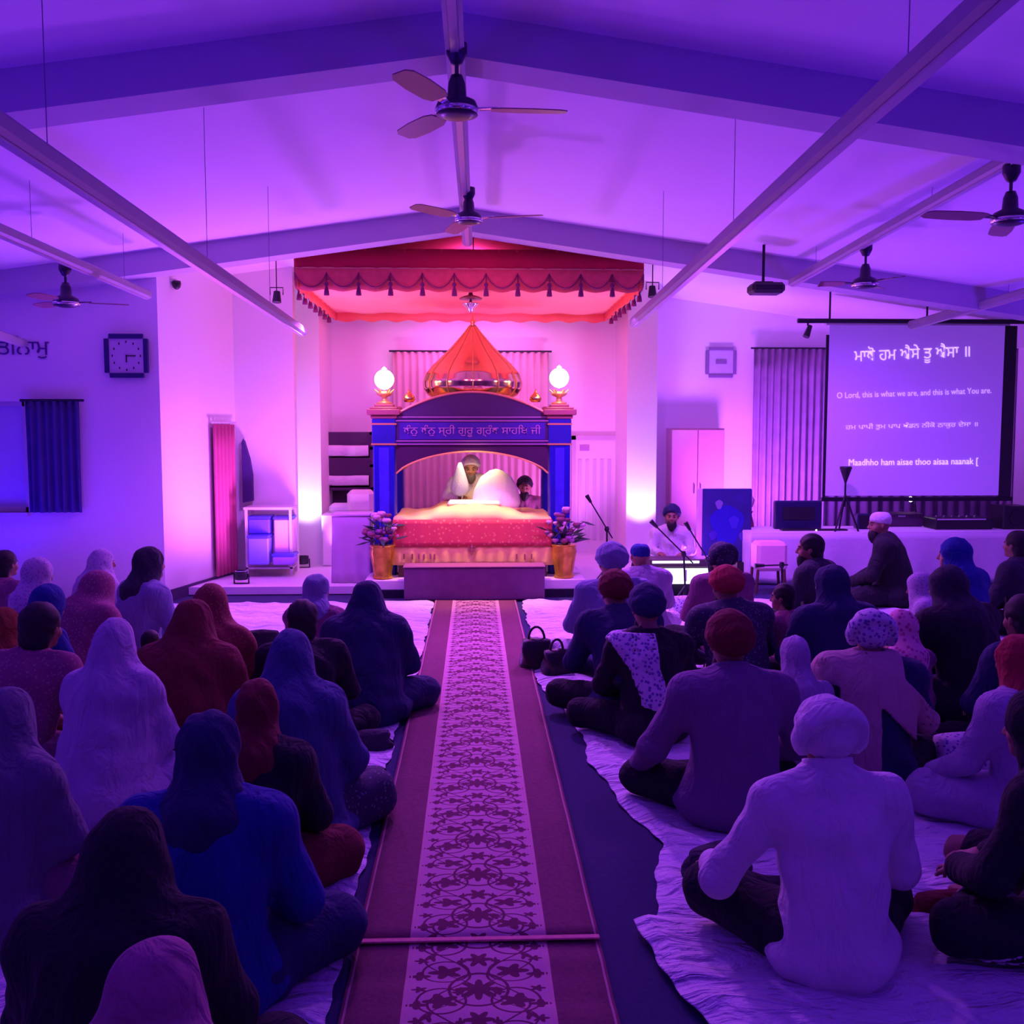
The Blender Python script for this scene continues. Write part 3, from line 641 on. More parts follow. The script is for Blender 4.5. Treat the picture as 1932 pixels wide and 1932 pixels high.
MB().grid(fn,64,6).build('drape', mat('lilac_drape',(.55,.38,.62),.9), e, smooth=True, thick=.006)
B('stand_top', mat('lilac_top',(.7,.5,.75),.9), e, x0-.01, x1+.01, 11.58, 11.97, z1-.01, z1+.015, bev=.006)
# door right of palki
x0,x1,z0,z1 = RECT(1078,822,1172,1060,YF-.03)
d1 = struct(empty('door_1', ((x0+x1)/2,YF-.03,.1)))
MB().box(x0,x0+.06,YF-.06,YF,.1,z1).box(x1-.06,x1,YF-.06,YF,.1,z1).box(x0,x1,YF-.06,YF,z1-.06,z1).build('door_frame', mat('frame_lilac',(.6,.5,.62),.5), d1)
lf = B('door_leaf', white_paint, d1, x0+.06, x1-.06, YF-.03, YF, .1, z1-.06)
for k in range(5):
    xa = x0+.10+k*(x1-x0-.2)/5; B('door_slat', white_metal, d1, xa, xa+.05, YF-.05, YF-.03, .3, z1-.35)
B('door_sign', mat('sign_lilac',(.45,.25,.5),.6), d1, x0+.12, x0+.26, YF-.045, YF-.03, z1-.22, z1-.14)
# wall cupboard pair to the right of the right column
x0,x1,z0,z1 = RECT(1265,808,1366,1010,YF-.35)
e = empty('wall_cupboard', ((x0+x1)/2,YF-.2,0), label='pink toned two door cupboard right of the right column', cat='cupboard')
cpm = mat('cup_pink',(.62,.36,.38),.5,noise=.04)
B('carcass', cpm, e, x0, x1, YF-.33, YF-.01, .1, z1)
xm = (x0+x1)/2
for a,b_ in ((x0+.01,xm-.005),(xm+.005,x1-.01)):
    o = B('door', cpm, e, a, b_, YF-.355, YF-.33, .15, z1-.02, bev=.006)
    hx = b_-.05 if a<xm-.1 else a+.03
    h_ = B('handle', chrome, o, hx, hx+.015, YF-.38, YF-.355, 1.0, 1.14); h_.location=-Vector(e.location)
# ------------------------------------------------------------------ right back wall: curtains, projection screen, truss
x0,x1,z0,z1 = RECT(1421,658,1560,1000,YF-.15)
curtain('grey_wall_curtain', x0, x1, z0-.3, z1, YF-.12, cur_grey, 'grey pleated curtain left of the projection screen', 11, .045)
x0,x1,z0,z1 = RECT(1885,640,2060,1000,YF-.15)
curtain('grey_wall_curtain', x0, x1, z0-.3, z1, YF-.12, cur_grey, 'grey pleated curtain right of the projection screen at the picture edge', 12, .045)
x0,x1,z0,z1 = RECT(1561,940,1888,1002,YF-.2)
curtain('grey_wall_curtain', x0, x1, z0-.4, z1+2.0, YF-.10, mat('curtain_plum',(.16,.09,.2),.9,noise=.3), 'dark plum curtain hanging behind the projection screen', 16, .035)
YS = 12.3
x0,x1,z0,z1 = RECT(1561,614,1890,935,YS)
e = empty('projection_screen', ((x0+x1)/2,YS,z0), label='large projection screen showing lines of white text', cat='projection screen')
scr = mat('screen_face', (.6,.5,.8), .8, emit=.33, ecol=(.30,.09,.85), noise=.03, scale=2)  # projector light on the screen is put in as emission
B('screen_face', scr, e, x0, x1, YS, YS+.02, z0, z1)
B('screen_border', black_plastic, e, x1, x1+.16, YS+.0, YS+.02, z0-.02, z1)
B('screen_border', black_plastic, e, x0-.035, x0, YS+.0, YS+.02, z0-.02, z1-.12)
B('bottom_bar', dark_metal, e, x0-.05, x1+.18, YS-.02, YS+.03, z0-.07, z0-.02)
B('top_housing', white_metal, e, x0-.05, x1+.05, YS-.03, YS+.06, z1+.0, z1+.04)
tmat = mat('projected_text', (.9,.85,1), .8, emit=1.0, ecol=(.70,.50,1.0), noise=0)  # lettering glows in place of the projector beam
tdim = mat('projected_text_small', (.9,.85,1), .8, emit=.75, ecol=(.62,.36,1.0), noise=0)
def line(body, px0, px1, py, hpx, roll, m_, bold=0):
    c = W((px0+px1)/2, py, YS-.006); w = abs(W(px1,py,YS).x-W(px0,py,YS).x)
    letters('text_line', body, m_, e, (c.x,YS-.006,c.z), w, roll=roll, height=hpx*YS/F, depth=.003, bold=bold)
line('ਮਾਧੋ ਹਮ ਐਸੇ ਤੂ ਐਸਾ ॥', 1612, 1830, 668, 36, .045, tmat)
line('O Lord, this is what we are, and this is what You are.', 1580, 1871, 742, 13, .035, tdim)
line('ਹਮ ਪਾਪੀ ਤੁਮ ਪਾਪ ਖੰਡਨ ਨੀਕੋ ਠਾਕੁਰ ਦੇਸਾ ॥', 1596, 1845, 803, 13, .025, tdim)
line('Maadhho ham aisae thoo aisaa naanak [', 1602, 1846, 873, 16, .01, tmat)
# lighting rail above the screen
rz_ = W(1700,606,12.12).z; xa, xb = W(1505,606,12.12).x, W(1990,606,12.12).x
e = empty('lighting_rail', ((xa+xb)/2,12.12,rz_), label='dark horizontal lighting rail above the projection screen', cat='lighting rail')
MB().tube([(xa,12.12,rz_),(xb,12.12,rz_)],.03,10).build('rail', dark_metal, e)
for xx in (xa+.4,(xa+xb)/2,xb-.3): MB().tube([(xx,12.12,rz_),(xx,12.12,roof(xx))],.012,6).build('rail_hanger', dark_metal, e)
q = Vector((W(1524,620,12.12).x,12.12,rz_))
e = empty('rail_spotlight', q, label='small black spotlight clamped at the left end of the rail', cat='spotlight')
MB().tube([q+Vector((0,0,-.03)),q+Vector((0,0,-.06))],.012,6).build('clamp', dark_metal, e)
MB().tube([q+Vector((.03,0,-.06)),q+Vector((-.03,-.03,-.20))],[.028,.042],12).build('can', black_plastic, e)
# long white draped table and the equipment on it
YT = 11.85
ta_, tb_ = W(1415,1060,YT).x, W(2010,1060,YT).x; ztab = W(1600,1006,YT).z
e = empty('long_white_table', ((ta_+tb_)/2,YT+.35,0), label='long table under a white cloth in front of the projection screen', cat='table')
def fn(u,v):
    return (ta_+(tb_-ta_)*u, YT+.02*math.sin(u*46)*(1-v)**1.2+.012*math.sin(u*17+2)*(1-v), .02+(ztab-.02)*v+ (.008*math.sin(u*30) if v<.1 else 0))
MB().grid(fn,160,8).build('cloth_front', white_cloth, e, smooth=True, thick=.008)
B('cloth_top', white_cloth, e, ta_, tb_, YT-.0, YT+.8, ztab-.01, ztab+.012, bev=.005)
def fn(u,v): return (ta_+.015*math.sin(u*20)*(1-v), YT+.8*u, .02+(ztab-.02)*v)
MB().grid(fn,24,4).build('cloth_side', white_cloth, e, smooth=True, thick=.008)
for xx in (ta_+.1, tb_-.1):
    for yy in (YT+.1,YT+.7): B('leg', dark_metal, e, xx-.02, xx+.02, yy-.02, yy+.02, 0, ztab-.02)
def on_table(nm, px0,py0,px1,py1,Y,dep,m_,label,cat,bev=.015):
    x0,x1,z0,z1 = RECT(px0,py0,px1,py1,Y); z0 = ztab+.013
    e = empty(nm, ((x0+x1)/2,Y+dep/2,z0), label=label, cat=cat); MB().box(x0,x1,Y,Y+dep,z0,z1,bev=bev).build('body', m_, e); return e,(x0,x1,z0,z1)
navyb = mat('navy_plastic',(.015,.012,.07),.4)
e,(x0,x1,z0,z1) = on_table('monitor_back',1462,945,1551,1000,12.25,.09,navyb,'dark back of a wide monitor standing on the table left of the screen','monitor')
B('monitor_vent', black_plastic, e, x0+.1, x1-.1, 12.24, 12.25, z0+.12, z1-.08)
B('foot', black_plastic, e, x0+.15, x1-.15, 12.15, 12.35, z0, z0+.015)
e,(x0,x1,z0,z1) = on_table('laptop',1476,999,1600,1004,12.02,.12,black_plastic,'flat dark laptop lying on the table in front of the monitor','laptop',.004); 
B('laptop_light', mat('led_white',(1,1,1),.5,emit=6,ecol=(.8,.8,1)), e, x0+.42, x0+.435, 12.01, 12.02, z1-.012, z1)
e,(x0,x1,z0,z1) = on_table('mixing_console',1765,978,1874,1004,12.1,.35,black_plastic,'low black sound mixing desk on the table below the screen','mixing desk')
B('console_edge', white_metal, e, x0+.02, x1-.1, 12.09, 12.1, z1-.02, z1-.005)
for k in range(6): MB().lathe((x0+.1+k*.1,12.3,z1),[(.012,0),(.012,.02),(.008,.024)],10).build('knob', chrome, e)
e,(x0,x1,z0,z1) = on_table('speaker_box',1893,955,1945,1003,12.1,.35,black_plastic,'black speaker box on the table at the right picture edge','speaker')
MB().tube([((x0+x1)/2,12.09,(z0+z1)/2),((x0+x1)/2,12.11,(z0+z1)/2)],.1,20).build('speaker_cone', dark_metal, e)
e,(x0,x1,z0,z1) = on_table('small_black_box',1618,970,1642,1003,12.2,.15,navyb,'small dark box on the table beside the tripod','box')
B('front_grille', dark_metal, e, x0+.02, x1-.02, 12.19, 12.2, z0+.02, z1-.02)
e,(x0,x1,z0,z1) = on_table('equipment_rack',1672,968,1742,1003,12.5,.25,mat('rack_plum',(.08,.03,.08),.5),'dark plum equipment case on the table below the screen','case')
B('case_handle', chrome, e, x0+.15, x0+.25, 12.49, 12.5, z1-.05, z1-.03)
q = W(1718,942,12.6)
e = empty('desk_lamp', Vector((q.x,12.6,z1)), label='tiny bright clip lamp on the equipment under the screen', cat='lamp')
MB().tube([(q.x+.08,12.6,z1),(q.x+.05,12.6,q.z),(q.x,12.6,q.z)],.008,8).build('lamp_arm', dark_metal, e)
MB().lathe(q,[(.004,-.035),(.03,-.02),(.035,0),(.02,.03),(.003,.035)],12).build('bulb', mat('bulb_white',(1,.9,.8),.4,emit=12,ecol=(1,.85,.75)), e, smooth=True)
# tripod with a black cone head
q = W(1596,880,12.0); e = empty('tripod_stand', Vector((q.x,12.0,ztab+.013)), label='tripod with a black cone shaped head in front of the screen', cat='tripod')
MB().lathe((q.x,12.0,0),[(.07,q.z),(.075,q.z-.02),(.02,q.z-.18),(.015,q.z-.2)],18).build('cone_head', black_plastic, e, smooth=True)
zk = q.z-.35
MB().tube([(q.x,12.0,q.z-.18),(q.x,12.0,zk-.15)],.012,8).build('centre_pole', dark_metal, e)
for k in range(3):
    t=PI/2+k*2*PI/3; MB().tube([(q.x,12.0,zk),(q.x+.17*math.cos(t),12.0+.17*math.sin(t),ztab+.015)],.012,8).build('leg', dark_metal, e)
# blue poster banner with pale side panel
x0,x1,z0,z1 = RECT(1326,922,1418,1050,12.2)
e = empty('poster_stand', ((x0+x1)/2,12.3,.1), label='dark blue printed poster board beside the singer', cat='poster board')
B('board', mat('poster_board',(.02,.02,.16),.6,noise=.4,scale=6), e, x0, x1, 12.2, 12.26, .25, z1, bev=.01)
B('side_panel', mat('panel_pink',(.8,.55,.75),.6), e, x0-.07, x0-.005, 12.2, 12.28, .25, z1+.0, bev=.008)
for ii,(px,py,r,c) in enumerate(((1372,992,.20,(.01,.01,.32)),(1357,952,.045,(.20,.16,.36)),(1385,985,.06,(.04,.03,.42)),(1400,1012,.04,(.07,.05,.34)),(1345,1010,.05,(.04,.02,.28)))):
    p_ = W(px,py,12.19); MB().prism([(p_.x+r*(1+.2*math.sin(3*t))*math.cos(t), p_.z+r*1.3*math.sin(t)) for t in np.linspace(0,2*PI,22)[:-1]],12.196-.002*ii,12.2).build('printed_shape', mat('print_%d'%px,c,.6), e)
for xx in (x0+.1,x1-.1): B('foot', dark_metal, e, xx-.03, xx+.03, 12.1, 12.36, .02, .25)
# round maroon stool and lamp shade next to the poster
q = W(1405,960,12.6); e = empty('tall_vase', Vector((q.x+.02,12.6,.1)), label='dark red tall vase with pale bloom behind the poster board', cat='vase')
MB().lathe((q.x+.02,12.6,.1),[(.09,0),(.12,.3),(.10,.6),(.07,.72),(.09,.76)],20).build('vase_body', mat('maroon_glaze',(.22,.02,.06),.4), e, smooth=True)
MB().lathe((q.x,12.6,.86),[(.02,0),(.10,.06),(.12,.14),(.08,.22),(.02,.24)],16,fn=lambda t,z:1+.1*math.cos(6*t)).build('bloom', petal[1], e, smooth=True)
# pale arm chair shape (upholstered stool) with dark legs near the singers
e = empty('pale_stool', G(1440,1120,.0), label='pale upholstered stool with dark legs left of the long table', cat='stool')
q = Vector(e.location); q = Vector((W(1450,1050,11.2).x,11.2,0)); e.location = q
MB().box(q.x-.16,q.x+.2,11.1,11.4,.28,.62,bev=.04).build('seat_pad', mat('pad_pink',(.85,.55,.6),.8), e)
for sx in (-.16,.18):
    for sy in (-.08,.16): MB().tube([(q.x+sx,11.2+sy,.02),(q.x+sx*.9,11.2+sy,.30)],.018,8).build('leg', wood, e)
# harmonium table lit green white, microphones
x0,x1,z0,z1 = RECT(1232,1056,1345,1120,10.9)
e = empty('harmonium', ((x0+x1)/2,11.0,.1), label='keyboard instrument glowing white and green in front of the singer', cat='keyboard')
B('case', mat('harm_case',(.08,.04,.06),.5), e, x0-.02, x1+.04, 10.95, 11.25, z1-.10, z1+.0, bev=.01)
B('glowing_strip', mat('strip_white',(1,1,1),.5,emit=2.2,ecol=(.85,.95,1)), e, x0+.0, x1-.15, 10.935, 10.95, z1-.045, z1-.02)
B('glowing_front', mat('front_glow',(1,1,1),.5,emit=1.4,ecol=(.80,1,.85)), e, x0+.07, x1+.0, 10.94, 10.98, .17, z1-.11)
B('front_rib', mat('rib_grey',(.6,.65,.55),.5), e, (x0+x1)/2+.02, (x0+x1)/2+.05, 10.93, 10.94, .2, z1-.12)
B('stand', dark_metal, e, x0+.1, x1-.05, 11.0, 11.2, .0, z1-.1)
def mic(p_top, p_joint, floor_xy, label, g=.1):
    a,b_ = Vector(p_top),Vector(p_joint); e = empty('microphone_stand', (floor_xy[0],floor_xy[1],g), label=label, cat='microphone stand')
    MB().tube([(floor_xy[0],floor_xy[1],g+.02),b_],.011,8).build('pole', dark_metal, e)
    d_=(b_-a); MB().tube([a,b_+d_*.35],.008,8).build('boom_arm', dark_metal, e)
    MB().tube([a-d_.normalized()*.10,a],[.026,.016],12).build('microphone', black_plastic, e)
    MB().lathe(b_,[(.02,-.03),(.03,0),(.02,.03)],10).build('boom_clutch', dark_metal, e)
    for k in range(3):
        t=PI/2+k*2*PI/3; MB().tube([(floor_xy[0],floor_xy[1],g+.2),(floor_xy[0]+.2*math.cos(t),floor_xy[1]+.2*math.sin(t),g+.01)],.009,6).build('leg', dark_metal, e)
mic(W(1115,948,11.5), W(1145,998,11.5), (W(1146,1000,11.5).x,11.5), 'microphone stand with raised boom right of the throne')
mic(W(1240,995,10.6), W(1290,1045,10.6), (W(1295,1045,10.6).x,10.6), 'microphone stand with long boom crossing in front of the singer', .01)
mic(W(1302,1000,10.7), W(1335,1055,10.7), (W(1345,1100,10.7).x,10.7), 'microphone stand right of the singer slanting down to the right', .01)
mic(W(1442,1067,9.9), W(1475,1066,9.9), (W(1478,1066,9.9).x,9.9), 'microphone stand with level boom before the long white table', .01)
# LED cans
canm = mat('can_black',(.02,.02,.03),.4)
cans = [(u[0],u[1]) for u in UPL]+[(-2.26,12.95),(2.28,12.95)]
for k,(x,y) in enumerate(cans):
    zf = .1 if (y>11.35 and abs(x)<3) else 0
    e = empty('led_uplight', (x,y,zf), label='unseen small black LED uplight can on the floor', cat='uplight', group='LED uplights along the walls')  # the two cans behind the camera only house added fill
    if k >= len(UPL): e['label'] = 'small LED uplight can at the foot of the %s column' % ('left' if x<0 else 'right'); del e['group']
    elif k >= 6:
        e['label'] = ['LED uplight can by the blue wall below the left window','LED uplight can by the blue wall near the alcove corner','LED uplight can on the left edge of the stage floor','LED uplight can on the stage floor behind the singer','LED uplight can by the wall below the square framed picture'][k-6]; del e['group']
    MB().lathe((x,y,zf),[(.07,.05),(.075,.08),(.075,.155),(.065,.155),(.06,.12),(.06,.06)],16).build('can', canm, e, smooth=False)
    MB().box(x-.09,x-.08,y-.02,y+.02,zf,zf+.12).box(x+.08,x+.09,y-.02,y+.02,zf,zf+.12).box(x-.09,x+.09,y-.02,y+.02,zf,zf+.008).build('yoke', dark_metal, e)
# ================================================================== floor sheets and runner
def smooth_edge(pts):      # list of world points -> function x(y)
    ys = [p.y for p in pts]; xs = [p.x for p in pts]
    o_ = np.argsort(ys); ys = np.array(ys)[o_]; xs = np.array(xs)[o_]
    return lambda y: float(np.interp(y, ys, xs))
def sheet(name, y0, y1, xe, xf, z, label, nu=90, nv=150, seed=0):
    r_ = random.Random(seed); ph = [r_.uniform(0,6) for _ in range(12)]
    def fn(u,v):
        y = y0+(y1-y0)*v; xa = xe(y)+.012*math.sin(y*9+ph[0])+.006*math.sin(y*31+ph[1]); x = xa+(xf-xa)*u**1.6
        d_ = (x-xa) if xf>xa else (xa-x)
        w = .010*math.sin(x*3.1+y*7.3+ph[2]+1.5*math.sin(y*1.7))**4+.012*abs(math.sin(x*7+y*2.3+2*math.sin(x*2+y)+ph[3]))**6+.007*math.sin(y*13+x*4+ph[4]+math.sin(x*5))**3
        edge = min(1, d_/.06)
        rr = .010*abs(math.sin(y*17+4*x+ph[5]))*max(0,1-d_/.5)
        return (x, y, z+(.3+.7*edge)*(w*1.1+rr*1.3+.004))
    o = MB().grid(fn, nu, nv).build(name, sheet_cloth, None, smooth=True, thick=.006)
    return tag(o, label, 'floor sheet')
le = smooth_edge([G(*p) for p in ((600,1975),(640,1860),(690,1620),(722,1480),(760,1340),(790,1270),(805,1200),(818,1140))])
re = smooth_edge([G(*p) for p in ((985,1140),(1003,1200),(1012,1290),(1060,1340),(1095,1385),(1112,1440),(1180,1530),(1250,1600),(1238,1680),(1232,1760),(1225,1830))])
re2 = smooth_edge([G(*p) for p in ((1190,1757),(1255,1845),(1325,1935),(1400,2030))])
yl0 = 1.3
sheet('floor_sheet', yl0, 10.75, le, -7.2, .006, 'white crumpled floor sheet covering the left side of the hall', 110, 190, 1)
sheet('floor_sheet', G(1232,1770).y, 10.78, re, 7.6, .006, 'white crumpled floor sheet under the people on the right side', 110, 170, 2)
sheet('floor_sheet', 1.3, G(1190,1757).y+.02, re2, 7.6, .022, 'nearest white sheet with a pointed corner at the lower right', 80, 60, 3)
# runner
def runner_mat(name='runner_pattern'):
    M_ = bpy.data.materials.new(name); M_.use_nodes = True; nt = M_.node_tree; b = nt.nodes['Principled BSDF']; L = nt.links
    b.inputs['Roughness'].default_value = .95
    tc = nt.nodes.new('ShaderNodeTexCoord'); sp = nt.nodes.new('ShaderNodeSeparateXYZ'); L.new(tc.outputs['Object'], sp.inputs[0])
    def mth(op, a, b_=None, c=None):
        n = nt.nodes.new('ShaderNodeMath'); n.operation = op
        for i,q in enumerate((a,b_,c)):
            if q is None: continue
            if isinstance(q,(int,float)): n.inputs[i].default_value = q
            else: L.new(q, n.inputs[i])
        return n.outputs[0]
    X, Y_ = sp.outputs[0], sp.outputs[1]; ax = mth('ABSOLUTE', X)
    def flower(cx, cyoff, per, rx, ry, petals=6):
        u = mth('SUBTRACT', ax, cx) ; v = mth('SUBTRACT', mth('MODULO', mth('ADD', Y_, cyoff), per), per/2)
        uu = mth('DIVIDE', u, rx); vv = mth('DIVIDE', v, ry)
        r_ = mth('SQRT', mth('ADD', mth('MULTIPLY',uu,uu), mth('MULTIPLY',vv,vv)))
        an = mth('ARCTAN2', vv, uu); pt = mth('ADD', .78, mth('MULTIPLY', .26, mth('COSINE', mth('MULTIPLY', an, petals))))
        return mth('LESS_THAN', r_, pt)
    def ring(cx, cyoff, per, rx, ry, w_=.16):
        u = mth('DIVIDE', mth('SUBTRACT', ax, cx), rx); v = mth('DIVIDE', mth('SUBTRACT', mth('MODULO', mth('ADD', Y_, cyoff), per), per/2), ry)
        r_ = mth('SQRT', mth('ADD', mth('MULTIPLY',u,u), mth('MULTIPLY',v,v)))
        return mth('COMPARE', r_, 1.0, w_)
    fl = [flower(0,0,.36,.078,.062,8), flower(0,.18,.36,.050,.045,6), flower(.125,.07,.36,.062,.044,5), flower(.115,.25,.36,.060,.038,5),
          flower(.205,.0,.18,.038,.026,4), flower(.20,.09,.18,.028,.020,5), flower(.06,.10,.18,.016,.022,4), flower(.165,.16,.36,.018,.028,3), flower(.07,.02,.36,.02,.018,4),
          ring(0,.0,.36,.100,.10,.055), ring(.125,.07,.36,.082,.075,.055), ring(.115,.25,.36,.08,.06,.055)]
    s_ = fl[0]
    for q in fl[1:]: s_ = mth('MAXIMUM', s_, q)
    # fine vines
    wv = mth('ABSOLUTE', mth('SUBTRACT', ax, mth('ADD', .10, mth('MULTIPLY', .07, mth('SINE', mth('MULTIPLY', Y_, 2*PI/.36))))))
    s_ = mth('MAXIMUM', s_, mth('LESS_THAN', wv, .005))
    wv2 = mth('ABSOLUTE', mth('SUBTRACT', ax, mth('ADD', .10, mth('MULTIPLY', .09, mth('COSINE', mth('MULTIPLY', Y_, 2*PI/.36))))))
    s_ = mth('MAXIMUM', s_, mth('LESS_THAN', wv2, .004))
    cr = nt.nodes.new('ShaderNodeMix'); cr.data_type='RGBA'; L.new(s_, cr.inputs[0])
    cr.inputs[6].default_value=(.62,.36,.42,1); cr.inputs[7].default_value=(.16,.03,.07,1)
    # border
    no = nt.nodes.new('ShaderNodeTexNoise'); no.inputs['Scale'].default_value=60; L.new(tc.outputs['Object'], no.inputs['Vector'])
    bm_ = nt.nodes.new('ShaderNodeMix'); bm_.data_type='RGBA'; L.new(no.outputs['Fac'], bm_.inputs[0])
    bm_.inputs[6].default_value=(.13,.03,.06,1); bm_.inputs[7].default_value=(.27,.08,.13,1)
    m1 = nt.nodes.new('ShaderNodeMix'); m1.data_type='RGBA'; L.new(mth('GREATER_THAN', ax, .245), m1.inputs[0]); L.new(cr.outputs[2], m1.inputs[6]); L.new(bm_.outputs[2], m1.inputs[7])
    ln = mth('MAXIMUM', mth('COMPARE', ax, .247, .006), mth('MAXIMUM', mth('COMPARE', ax, .437, .004), mth('COMPARE', ax, .232, .003)))
    m2 = nt.nodes.new('ShaderNodeMix'); m2.data_type='RGBA'; L.new(ln, m2.inputs[0]); L.new(m1.outputs[2], m2.inputs[6]); m2.inputs[7].default_value=(.66,.38,.38,1)
    ed = mth('GREATER_THAN', ax, .441); m3 = nt.nodes.new('ShaderNodeMix'); m3.data_type='RGBA'; L.new(ed, m3.inputs[0]); L.new(m2.outputs[2], m3.inputs[6]); m3.inputs[7].default_value=(.30,.08,.12,1)
    L.new(m3.outputs[2], b.inputs['Base Color'])
    bp = nt.nodes.new('ShaderNodeBump'); bp.inputs['Strength'].default_value=.4; bp.inputs['Distance'].default_value=.01
    n2 = nt.nodes.new('ShaderNodeTexNoise'); n2.inputs['Scale'].default_value=250; L.new(tc.outputs['Object'], n2.inputs['Vector']); L.new(n2.outputs['Fac'], bp.inputs['Height']); L.new(bp.outputs['Normal'], b.inputs['Normal'])
    return M_
RM = runner_mat()
def runner(ya, yb_, ca, cb_, z, label):
    hw_ = .450; e = empty('carpet_runner', (0,0,0), label=label, cat='carpet runner')
    me = MB(); n = 60
    ang = math.atan2(cb_-ca, yb_-ya)
    def fn(u,v):
        return (-hw_+2*hw_*u, (yb_-ya)*v, z+.003*math.sin(v*40+u*3)+.002*math.sin(v*91))
    o = me.grid(fn, 12, 80).build('runner_strip', RM, None, smooth=True, thick=.008)
    bpy.data.objects.remove(e)
    o.location = (ca, ya, 0); o.rotation_euler = (0,0,-ang); return tag(o, label, 'carpet runner')
c0 = (G(820,1140).x+G(975,1140).x)/2; c1 = (G(675,1775).x+G(1130,1775).x)/2; ys0 = G(900,1775).y; c2 = (G(640,1932).x+G(1170,1932).x)/2
k_ = (c0-c1)/(G(900,1140).y-ys0)
runner(ys0-.04, 10.80, c1, c1+k_*(10.8-ys0), .022, 'long patterned carpet runner leading down the aisle to the throne')
runner(1.2, ys0+.02, c1-k_*(ys0-1.2), c1, .012, 'nearer piece of the patterned carpet runner in front of the seam')
sm = MB(); sm.box(c1-.45, c1+.45, ys0-.055, ys0-.025, .024, .032, bev=.003); tag(sm.build('runner_binding_strip', mat('binding',(.70,.26,.26),.8,noise=.3,scale=30)), 'pale binding strip across the carpet runner near the camera', 'carpet edge')
# ================================================================== implicit surfaces for the figures
def v3(p): return np.array(p, np.float32)
def rc(P, a, b, ra, rb):
    a = v3(a); b = v3(b); pa = P-a; ba = b-a; h = np.clip((pa@ba)/max(float(ba@ba),1e-9), 0, 1)
    return np.sqrt(((pa-h[:,None]*ba)**2).sum(1)) - (ra+(rb-ra)*h)
def el(P, c, r, tilt=0):
    q = P-v3(c)
    if tilt:
        ct, st_ = math.cos(tilt), math.sin(tilt); q = np.stack([q[:,0], q[:,1]*ct+q[:,2]*st_, -q[:,1]*st_+q[:,2]*ct], 1)
    r = v3(r); k0 = np.sqrt(((q/r)**2).sum(1)); k1 = np.sqrt(((q/(r*r))**2).sum(1)); return k0*(k0-1)/np.maximum(k1,1e-6)
def sm_(a, b, k):
    h = np.maximum(k-np.abs(a-b), 0)/k; return np.minimum(a,b)-h*h*k*.25
def smax(a, b, k): return -sm_(-a,-b,k)
def nets(fn, lo, hi, res):
    lo = v3(lo); hi = v3(hi); n = np.ceil((hi-lo)/res).astype(int)+1
    ax = [lo[i]+np.arange(n[i],dtype=np.float32)*res for i in range(3)]
    g = np.stack(np.meshgrid(*ax, indexing='ij'), -1).reshape(-1,3)
    V = fn(g).reshape(n).astype(np.float32)
    V[0]=np.maximum(V[0],.01);V[-1]=np.maximum(V[-1],.01);V[:,0]=np.maximum(V[:,0],.01);V[:,-1]=np.maximum(V[:,-1],.01);V[:,:,0]=np.maximum(V[:,:,0],.01);V[:,:,-1]=np.maximum(V[:,:,-1],.01)
    I = V < 0; m_ = n-1; acc = np.zeros((*m_,3), np.float32); cnt = np.zeros(tuple(m_), np.float32)
    base = np.stack(np.meshgrid(*[np.arange(k) for k in m_], indexing='ij'), -1)
    for a in range(3):
        b, c = [(1,2),(0,2),(0,1)][a]
        for db in (0,1):
            for dc in (0,1):
                s0 = [slice(0,m_[i]) for i in range(3)]; 
                s0[b] = slice(db, m_[b]+db); s0[c] = slice(dc, m_[c]+dc); s1 = list(s0); s1[a] = slice(1, m_[a]+1)
                v0, v1 = V[tuple(s0)], V[tuple(s1)]; x = (v0<0) != (v1<0)
                t = np.where(x, v0/np.where(x, v0-v1, 1), 0); w = x.astype(np.float32)
                acc[...,a] += w*t; acc[...,b] += w*db; acc[...,c] += w*dc; cnt += w
    act = cnt > 0; idx = -np.ones(tuple(m_), int); idx[act] = np.arange(act.sum())
    vv = (base[act]+acc[act]/cnt[act][:,None])*res+lo
    quads = []
    for a in range(3):
        b, c = [(1,2),(2,0),(0,1)][a]
        s = [slice(None)]*3; s[a] = slice(0, m_[a]); s[b] = slice(1, m_[b]); s[c] = slice(1, m_[c]); t_ = list(s); t_[a] = slice(1, m_[a]+1)
        i0, i1 = I[tuple(s)], I[tuple(t_)]; X_ = i0 != i1; pos = np.argwhere(X_); fl = i0[X_]
        pos[:,b] += 1; pos[:,c] += 1
        eb = np.zeros(3,int); eb[b]=1; ec = np.zeros(3,int); ec[c]=1
        q = [idx[tuple((pos-eb-ec).T)], idx[tuple((pos-ec).T)], idx[tuple(pos.T)], idx[tuple((pos-eb).T)]]
        q = np.stack(q,1); q[~fl] = q[~fl][:,::-1]; quads.append(q)
    return vv, np.concatenate(quads)
def mesh_of(name, parts):
    """parts: list of (verts, quads, material index or array) -> one mesh datablock"""
    V = np.concatenate([p[0] for p in parts]); offs = np.cumsum([0]+[len(p[0]) for p in parts]); Q = np.concatenate([p[1]+offs[i] for i,p in enumerate(parts)])
    MI = np.concatenate([np.full(len(p[1]), p[2]) if np.isscalar(p[2]) else p[2] for p in parts])
    me = bpy.data.meshes.new(name); me.vertices.add(len(V)); me.vertices.foreach_set('co', V.astype(np.float32).ravel())
    me.loops.add(len(Q)*4); me.loops.foreach_set('vertex_index', Q.ravel().astype(np.int32)); me.polygons.add(len(Q))
    me.polygons.foreach_set('loop_start', np.arange(len(Q),dtype=np.int32)*4); me.polygons.foreach_set('loop_total', np.full(len(Q),4,np.int32))
    me.polygons.foreach_set('material_index', MI.astype(np.int32)); me.polygons.foreach_set('use_smooth', np.ones(len(Q),bool))
    me.update(calc_edges=True); me.validate(); return me
